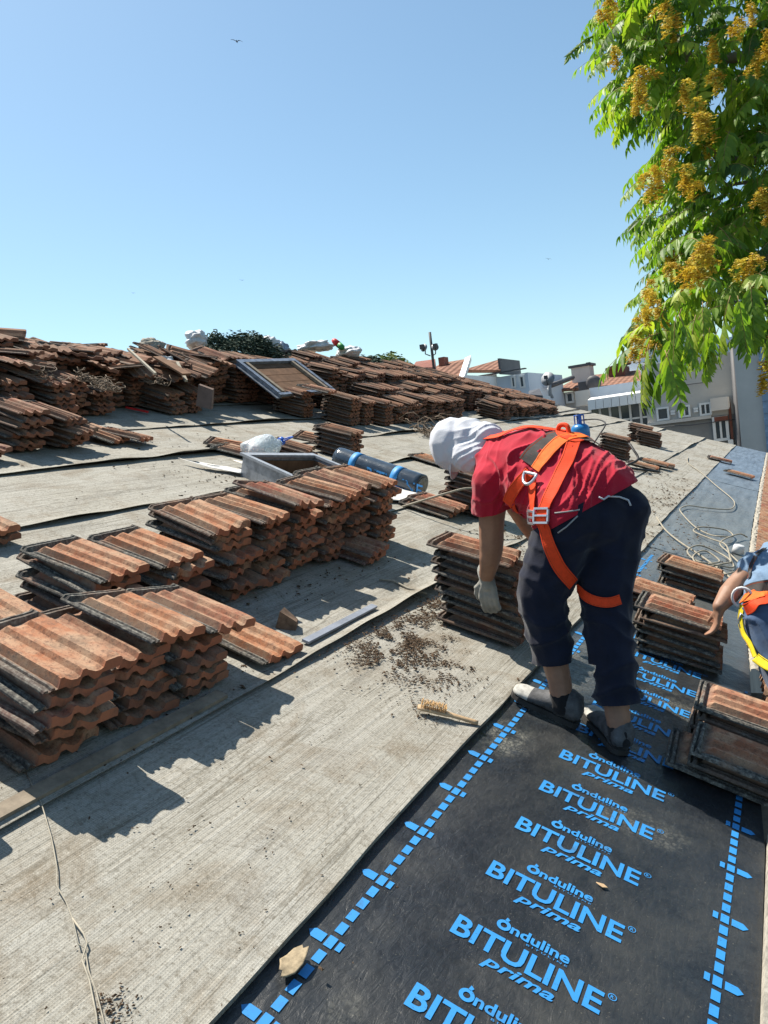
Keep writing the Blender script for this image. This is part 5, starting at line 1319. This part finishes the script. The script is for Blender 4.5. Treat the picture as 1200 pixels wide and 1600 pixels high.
scaps = [(C1, .180, C2, .180), (LHip+Vector((0, 0, .0)), .150, C2, .178), (LHip, .150, RHip, .160), ((LHip+RHip)/2+Vector((0, 0, .02)), .168, C1, .180), (C2, .178, C3, .176), (C3, .176, C4, .142), (C4, .118, LS, .092), (C4, .115, RS, .095), (C4, .10, NK, .082),
         (atY(882, 770, 3.06), .16, atY(835, 752, 3.08), .15),
         (LS, .094, atY(768, 790, 3.11), .086), (LS, .09, atY(756, 800, 3.12), .055), (RS, .092, RS+Vector((-.02, .05, -.15)), .085)]
def cutcap(caps_): return caps_
shirt1 = flesh('shirt', scaps, M['red_shirt'], w1, .006, 8, shirt_fn)
def trou_fn(c, n_):
    q = c; low = min(1, max(0, (.55-c.z)/.5))
    return .013*ridge((c.z*1.0+c.x*.45)*10+1.6*noise.noise(q*5))**2.4*(.45+low) + .006*noise.noise(q*7) - .003
Lc, Rc = atY(864, 1034, 2.905), atY(964, 1092, 2.87)
tcaps = [(LHip, .145, RHip, .156), (C1+Vector((.0, 0, -.005)), .155, (LHip+RHip)/2, .160), (atY(978, 798, 3.06), .10, RHip, .15),
         (LHip, .143, LK, .102), (LK, .102, Lc, .080), (RHip, .150, RK, .098), (RK, .098, Rc, .080)]
trou1 = flesh('trousers', tcaps, M['navy'], w1, .0085, 6, trou_fn)
sm_shirt = flesh('tmp_shirt', scaps, M['red_shirt'], None, .012, 14); sm_trou = flesh('tmp_trousers', tcaps, M['navy'], None, .012, 14)
# clean hems: cut the rounded ends off the trouser legs and sleeves
def cut(o, co, no):
    bm = bmesh.new(); bm.from_mesh(o.data); bmesh.ops.bisect_plane(bm, geom=bm.verts[:]+bm.edges[:]+bm.faces[:], plane_co=co, plane_no=no, clear_outer=False)
    return bm
def trim(o, co, no, rad):
    bm = bmesh.new(); bm.from_mesh(o.data)
    near = [f for f in bm.faces if (f.calc_center_median()-co).length < rad]
    es = list({e for f in near for e in f.edges}); vs_ = list({v for f in near for v in f.verts})
    bmesh.ops.bisect_plane(bm, geom=vs_+es+near, plane_co=co, plane_no=no)
    kill = [f for f in bm.faces if (f.calc_center_median()-co).length < rad and (f.calc_center_median()-co).dot(no) > 1e-5]
    bmesh.ops.delete(bm, geom=kill, context='FACES'); bm.to_mesh(o.data); bm.free()
hemp = atY(930, 789, 3.03); hemn = (atY(1000, 752, 3.05)-atY(855, 832, 3.0)).cross((hemp-CAM_LOC)).normalized()
hemn = hemn if hemn.z > 0 else -hemn
trim(shirt1, hemp, -hemn, .45); trim(trou1, hemp+hemn*.03, hemn, .45); trim(sm_shirt, hemp, -hemn, .45); trim(sm_trou, hemp+hemn*.03, hemn, .45)
trim(trou1, Lc-(Lc-LK).normalized()*.005, (Lc-LK).normalized(), .2)
trim(trou1, Rc+(Rc-RK).normalized()*.02, (Rc-RK).normalized(), .2)
se = atY(766, 798, 3.11); trim(shirt1, se, (se-LS).normalized()+Vector((.35, 0, 0)), .17)
m = MB()
# white cotton cap with neck cloth
def cap_fn(c, n_):
    q = c; d_ = (c-HC).dot(-crown_d.normalized())
    return .0055*ridge((c.z*.9-c.x*.35+c.y*.4)*30+1.0*noise.noise(q*8))**3*min(1, max(.06, (d_+.05)*9)) + .0015*noise.noise(q*11)
ccaps = [(Hf(0, -.010, .045), .113, Hf(0, .025, .035), .107), (Hf(0, -.02, -.02), .115, atY(742, 697, 3.27), .098), (atY(738, 690, 3.27), .09, atY(760, 688, 3.24), .082), (Hf(.06, .015, -.03), .062, Hf(.06, .02, -.10), .06), (Hf(-.06, .015, -.03), .062, Hf(-.06, .02, -.10), .06), (atY(748, 712, 3.2), .075, atY(730, 712, 3.2), .075)]
cap1 = flesh('cap', ccaps, M['white_cloth'], w1, .0065, 5, cap_fn)
cr, fa = crown_d.normalized(), (face_d-crown_d.normalized()*face_d.dot(crown_d.normalized())).normalized(); sd_ = cr.cross(fa)
bmb = MB(); vs = []
for lay in (0, 1):
    for i in range(3):
        for k in range(13):
            a = math.pi*(k/12-.5)*.95; rr_ = .100+.030*i*1.0*math.cos(a)**.6
            vs.append(HC + fa*(rr_*math.cos(a)*1.02 + .0) + sd_*(.100*math.sin(a)) + cr*(.040 - .022*i*(1-.4*math.cos(a)) - .004*lay))
fs = []
for i in range(2):
    for k in range(12):
        a_ = i*13+k; fs += [(a_, a_+1, a_+14, a_+13), (39+a_, 39+a_+13, 39+a_+14, 39+a_+1)]
for k in range(12): fs += [(26+k, 26+k+1, 39+26+k+1, 39+26+k), (k, 39+k, 39+k+1, k+1)]
for i in range(2): fs += [(i*13, (i+1)*13, 39+(i+1)*13, 39+i*13), (i*13+12, 39+i*13+12, 39+(i+1)*13+12, (i+1)*13+12)]
bmb.add(vs, fs, 0, True); bmb.build('brim', M['white_cloth'], cap1)
# glove, socks, shoes
gcaps = [(LW+Vector((0, 0, .035)), .040, LW+Vector((0, 0, -.01)), .035)] + [(a, r0+.0035, b_, r1+.0035) for a, r0, b_, r1 in hand_caps(LW, gl_dir, Vector((-1, 0, 0)), Vector((0, 1, 0)), 1.05, .30)]
g1 = flesh('glove', gcaps, M['glove'], w1, .0035, 3, lambda c, n_: .003*noise.noise(c*45))
g1['label'] = 'dusty grey work glove'
gcaps = [(RW+Vector((0, 0, .035)), .040, RW+Vector((0, 0, -.01)), .035)] + [(a, r0+.0035, b_, r1+.0035) for a, r0, b_, r1 in hand_caps(RW, Vector((-.1, -.1, -1)), Vector((-1, 0, 0)), Vector((0, -1, 0)), .95, .25)]
flesh('glove', gcaps, M['glove'], w1, .006, 3)
UPR = ROOF.to_3x3() @ Vector((0, 0, 1))
hL, tL = RP(.275, 2.905, -.012), RP(.025, 2.915, .006); hR, tR = RP(.475, 2.835, -.014), RP(.315, 3.03, -.014)
shoe(w1, hL, tL, UPR); shoe(w1, hR, tR, UPR)
for A_, h_, t_ in ((LA, hL, tL), (RA, hR, tR)):
    d_ = (t_-h_).normalized(); f0 = h_+d_*.055+UPR*.075
    flesh('sock', [(A_+Vector((0, 0, -.045)), .051, A_+Vector((0, 0, -.075)), .053), (A_+Vector((0, 0, -.07)), .051, f0+UPR*.01, .040), (f0+UPR*.010, .040, f0+d_*.03, .036)], M['sock'], w1, .006, 3)
    print('ankle', (A_-(f0+UPR*.06)).length)
# harness
bv = bvh_of(sm_shirt, sm_trou)
har = strap('harness', bv, [(913, 682), (893, 685), (872, 694), (858, 708), (848, 722), (839, 735)], .056, M['amber'], w1, .011)
strap('strap', bv, [(896, 689), (890, 712), (878, 738), (866, 764), (856, 786), (848, 806), (846, 822)], .052, M['orange'], har, .010)
strap('strap', bv, [(848, 812), (855, 835), (862, 860), (874, 886), (893, 911)], .050, M['orange'], har, .008)
strap('strap', bv, [(834, 754), (835, 775), (835, 795), (834, 812)], .045, M['orange'], har, .008)
strap('strap', bv, [(829, 738), (815, 752), (803, 768), (795, 786)], .050, M['orange'], har, .008)
strap('strap', bv, [(752, 684), (775, 674), (805, 669), (840, 663), (872, 660), (884, 664)], .035, M['orange'], har, .010)
strap('strap', bv, [(884, 662), (877, 672), (880, 684), (894, 690), (905, 688)], .045, M['orange'], har, .011)
strap('strap', bv, [(904, 916), (918, 932), (936, 940), (953, 941), (967, 936)], .038, M['orange'], har, .010)
strap('strap', bv, [(803, 778), (812, 800), (825, 812), (836, 816)], .022, M['orange'], har, .008)
strap('back_pad', bv, [(824, 724), (840, 704), (858, 690), (878, 680), (905, 684), (925, 690), (940, 699)], .085, M['grey_pad'], har, .006)
for o in (sm_shirt, sm_trou): bpy.data.objects.remove(o)
pc = hit(bv, 884, 661)[0]
m = MB(); m.tube(catmull([pc+Vector((-.03, 0, .0)), pc+Vector((-.012, -.01, .035)), pc+Vector((.02, -.02, .03)), pc+Vector((.03, -.03, -.01)), pc+Vector((.055, -.05, -.02))], 6), .010, 8); m.build('loop', M['orange'], har)
dc, dn = hit(bv, 838, 744); dc = dc + dn*.03
tx = (atY(846, 736, 3)-atY(824, 728, 3)).normalized(); tx = (tx-dn*tx.dot(dn)).normalized(); ty = dn.cross(tx); ty = ty if ty.z < 0 else -ty
pts = [dc + tx*(.040*math.cos(a)) + ty*(.046*math.sin(a)) for a in [math.pi*k/12 for k in range(13)]]
m = MB(); m.tube(pts + [dc + tx*t_ for t_ in (-.03, 0, .03)], .0065, 8, closed=True); m.build('d_ring', M['steel'], har)
for (px, py), sz in (((835, 808), .030), ((849, 806), .034)):
    c_, n_ = hit(bv, px, py); q_ = n_.to_track_quat('Z', 'Y').to_matrix(); m = MB()
    for o_, s_ in (((0, sz*.8, 0), (sz*2, .008, .008)), ((0, -sz*.8, 0), (sz*2, .008, .008)), ((sz, 0, 0), (.008, sz*1.6-.009, .008)), ((-sz, 0, 0), (.008, sz*1.6-.009, .008)), ((0, 0, .003), (sz*1.9, .007, .006))): m.box(c_+n_*.014+q_ @ Vector(o_), s_, q_)
    m.build('buckle', M['steel'], har)
for pth in (((868, 802), (885, 800), (905, 797)), ((872, 832), (885, 822), (902, 806))):
    m = MB(); m.tube([hit(bv, *p)[0]+hit(bv, *p)[1]*.008 for p in pth], .003, 5); m.build('pocket_trim', M['lace'], trou1)
m = MB(); m.tube([hit(bv, *p)[0]+Vector((0, -.006, .0)) for p in ((936, 776), (944, 780), (951, 775), (968, 776), (982, 781), (986, 790))], .004, 5); m.build('drawstring', M['white_cloth'], trou1)

# ---- worker in the blue shirt at the eave
LS2, E2, W2 = atY(1180, 886, 4.22), atY(1150, 915, 4.12), atY(1124, 948, 3.98)
S2c, B2c = atY(1222, 888, 4.38), atY(1210, 930, 4.10)
RS2 = S2c + (S2c-LS2)*.9
H2 = S2c + Vector((.10, .30, .10)); N2 = S2c + Vector((.02, .10, .02))
LH2, RH2 = atY(1200, 962, 4.02), atY(1250, 962, 4.10)
K2, K2r = LH2 + Vector((.10, -.16, -.36)), RH2 + Vector((.10, .16, -.38))
A2, A2r = K2 + Vector((.06, .12, -.40)), K2r + Vector((.0, .0, -.38))
w2 = empty('person', Vector(((A2.x+A2r.x)/2, (A2.y+A2r.y)/2, min(A2.z, A2r.z)-.1)), 'worker in pale blue shirt and jeans at the right edge, reaching for a tile stack', 'person')
caps = [(S2c, .12, B2c, .115), (S2c, .10, LS2, .06), (S2c, .10, RS2, .06), (LS2, .060, E2, .053), (E2, .053, (E2*.6+W2*.4), .053), ((E2*.6+W2*.4), .052, W2, .034),
        (RS2, .055, RS2+Vector((-.05, .12, -.25)), .048), (RS2+Vector((-.05, .12, -.25)), .048, RS2+Vector((-.25, .14, -.42)), .03),
        (B2c, .12, (LH2+RH2)/2, .12), (LH2, .1, K2, .07), (K2, .07, A2, .045), (RH2, .1, K2r, .07), (K2r, .07, A2r, .045), (S2c, .08, N2, .06), (N2, .06, H2, .065)]
Hf2 = head_build(w2, caps, H2, Vector((-.3, .7, .6)), Vector((-.6, .5, -.6)))
caps += hand_caps(W2, Vector((-.20, -.05, -.9)), Vector((-.2, .9, 0)), Vector((-1, 0, -.2)), .95, .45)
caps += hand_caps(RS2+Vector((-.25, .14, -.42)), Vector((-.6, 0, -.8)), Vector((0, 1, 0)), Vector((-1, 0, 0)), .95, .4)
flesh('body', caps, M['skin'], w2, .0075, 4)
sh2 = flesh('shirt', [(S2c, .155, B2c, .145), (S2c, .12, LS2, .082), (S2c, .12, RS2, .085), (LS2, .078, LS2*.75+E2*.25, .070), (RS2, .08, RS2+Vector((-.03, .05, -.12)), .075), (S2c, .1, N2, .08)], M['blue_shirt'], w2, .008, 6,
            lambda c, n_: .010*ridge((c.x*.5+c.z*.8+c.y*.3)*14+1.6*noise.noise(c*6))**2 + .006*noise.noise(c*8) - .003)
tr2 = flesh('trousers', [(B2c+Vector((0, -.01, -.05)), .150, (LH2+RH2)/2, .155), (LH2, .135, RH2, .135), (LH2, .13, K2, .10), (K2, .098, A2, .075), (RH2, .13, K2r, .10), (K2r, .098, A2r, .075)], M['jeans'], w2, .009, 6,
            lambda c, n_: .010*ridge((c.z*.9-c.y*.4)*13+1.5*noise.noise(c*6))**2 + .005*noise.noise(c*9) - .003)
flesh('cap', [(Hf2(0, -.014, .05), .103, Hf2(0, .02, .045), .097)], M['white_cloth'], w2, .008, 4)
for A_ in (A2, A2r):
    shoe(w2, A_+Vector((.06, .0, -.10)), A_+Vector((-.20, .03, -.10)), Vector((0, 0, 1)))
bv2 = bvh_of(sh2, tr2)
belt = strap('harness', bv2, [(1163, 938), (1175, 933), (1188, 930), (1202, 928), (1216, 926)], .062, M['amber'], w2, .012)
strap('strap', bv2, [(1166, 952), (1176, 948), (1190, 941), (1204, 937)], .055, M['orange'], belt, .010)
strap('back_pad', bv2, [(1168, 926), (1182, 920), (1200, 917), (1216, 916)], .07, M['grey_pad'], belt, .006)
strap('strap', bv2, [(1171, 905), (1172, 890), (1180, 872), (1196, 858)], .018, M['black'], belt, .006)
dc = atY(1160, 934, 3.98)
m = MB(); m.tube([dc + Vector((.045*math.cos(a), 0, .05*math.sin(a))) for a in [2*math.pi*k/16 for k in range(16)]], .007, 8, closed=True); m.build('d_ring', M['white_plastic'], belt)
lan = [atY(*p) for p in ((1160, 945, 3.97), (1157, 968, 3.95), (1162, 990, 3.92), (1172, 1006, 3.88), (1180, 1026, 3.84))]
P = catmull(lan, 6); ln = ribbon('lanyard', P, [Vector((-.5, -.8, .3))]*len(P), .024, .004, M['yellow'], w2)
P = catmull([atY(1181, 1028, 3.84), atY(1192, 1036, 3.82), atY(1206, 1044, 3.8), atY(1225, 1050, 3.8)], 5); ribbon('energy_absorber', P, [Vector((-.3, -.6, .7))]*len(P), .045, .012, M['yellow'], ln)
m = MB(); m.tube([atY(1158, 958, 3.95), atY(1164, 964, 3.94), atY(1164, 976, 3.94), atY(1157, 980, 3.94), atY(1154, 970, 3.95)], .006, 6, closed=True); m.build('snap_hook', M['steel'], ln)
# working platform outside the eave that he stands on
zf = min(A2.z, A2r.z)-.10
pl = empty('scaffold', Vector((A2.x+.1, 4.1, -8.2)), 'scaffold platform outside the eave carrying the blue shirted worker', 'scaffold')
m = MB()
for k in range(4): m.box((A2.x-.28+.23*k, 4.1, zf-.024), (.22, 2.6, .04))
m.build('deck', M['wood'], pl)
for dx in (-.42, .62):
    for dy in (-1.2, 1.2):
        m = MB(); m.tube([Vector((A2.x+dx, 4.1+dy, -8.2)), Vector((A2.x+dx, 4.1+dy, zf-.05))], .025, 8); m.build('pole', M['steel'], pl)
m = MB()
for dy in (-1.2, 1.2): m.tube([Vector((A2.x-.45, 4.1+dy, zf-.07)), Vector((A2.x+.65, 4.1+dy, zf-.07))], .024, 8)
m.build('crossbar', M['steel'], pl)

# words must stay short
for o in bpy.data.objects:
    if 'label' in o and not 4 <= len(o['label'].split()) <= 16: print('LABEL', len(o['label'].split()), o['label'])
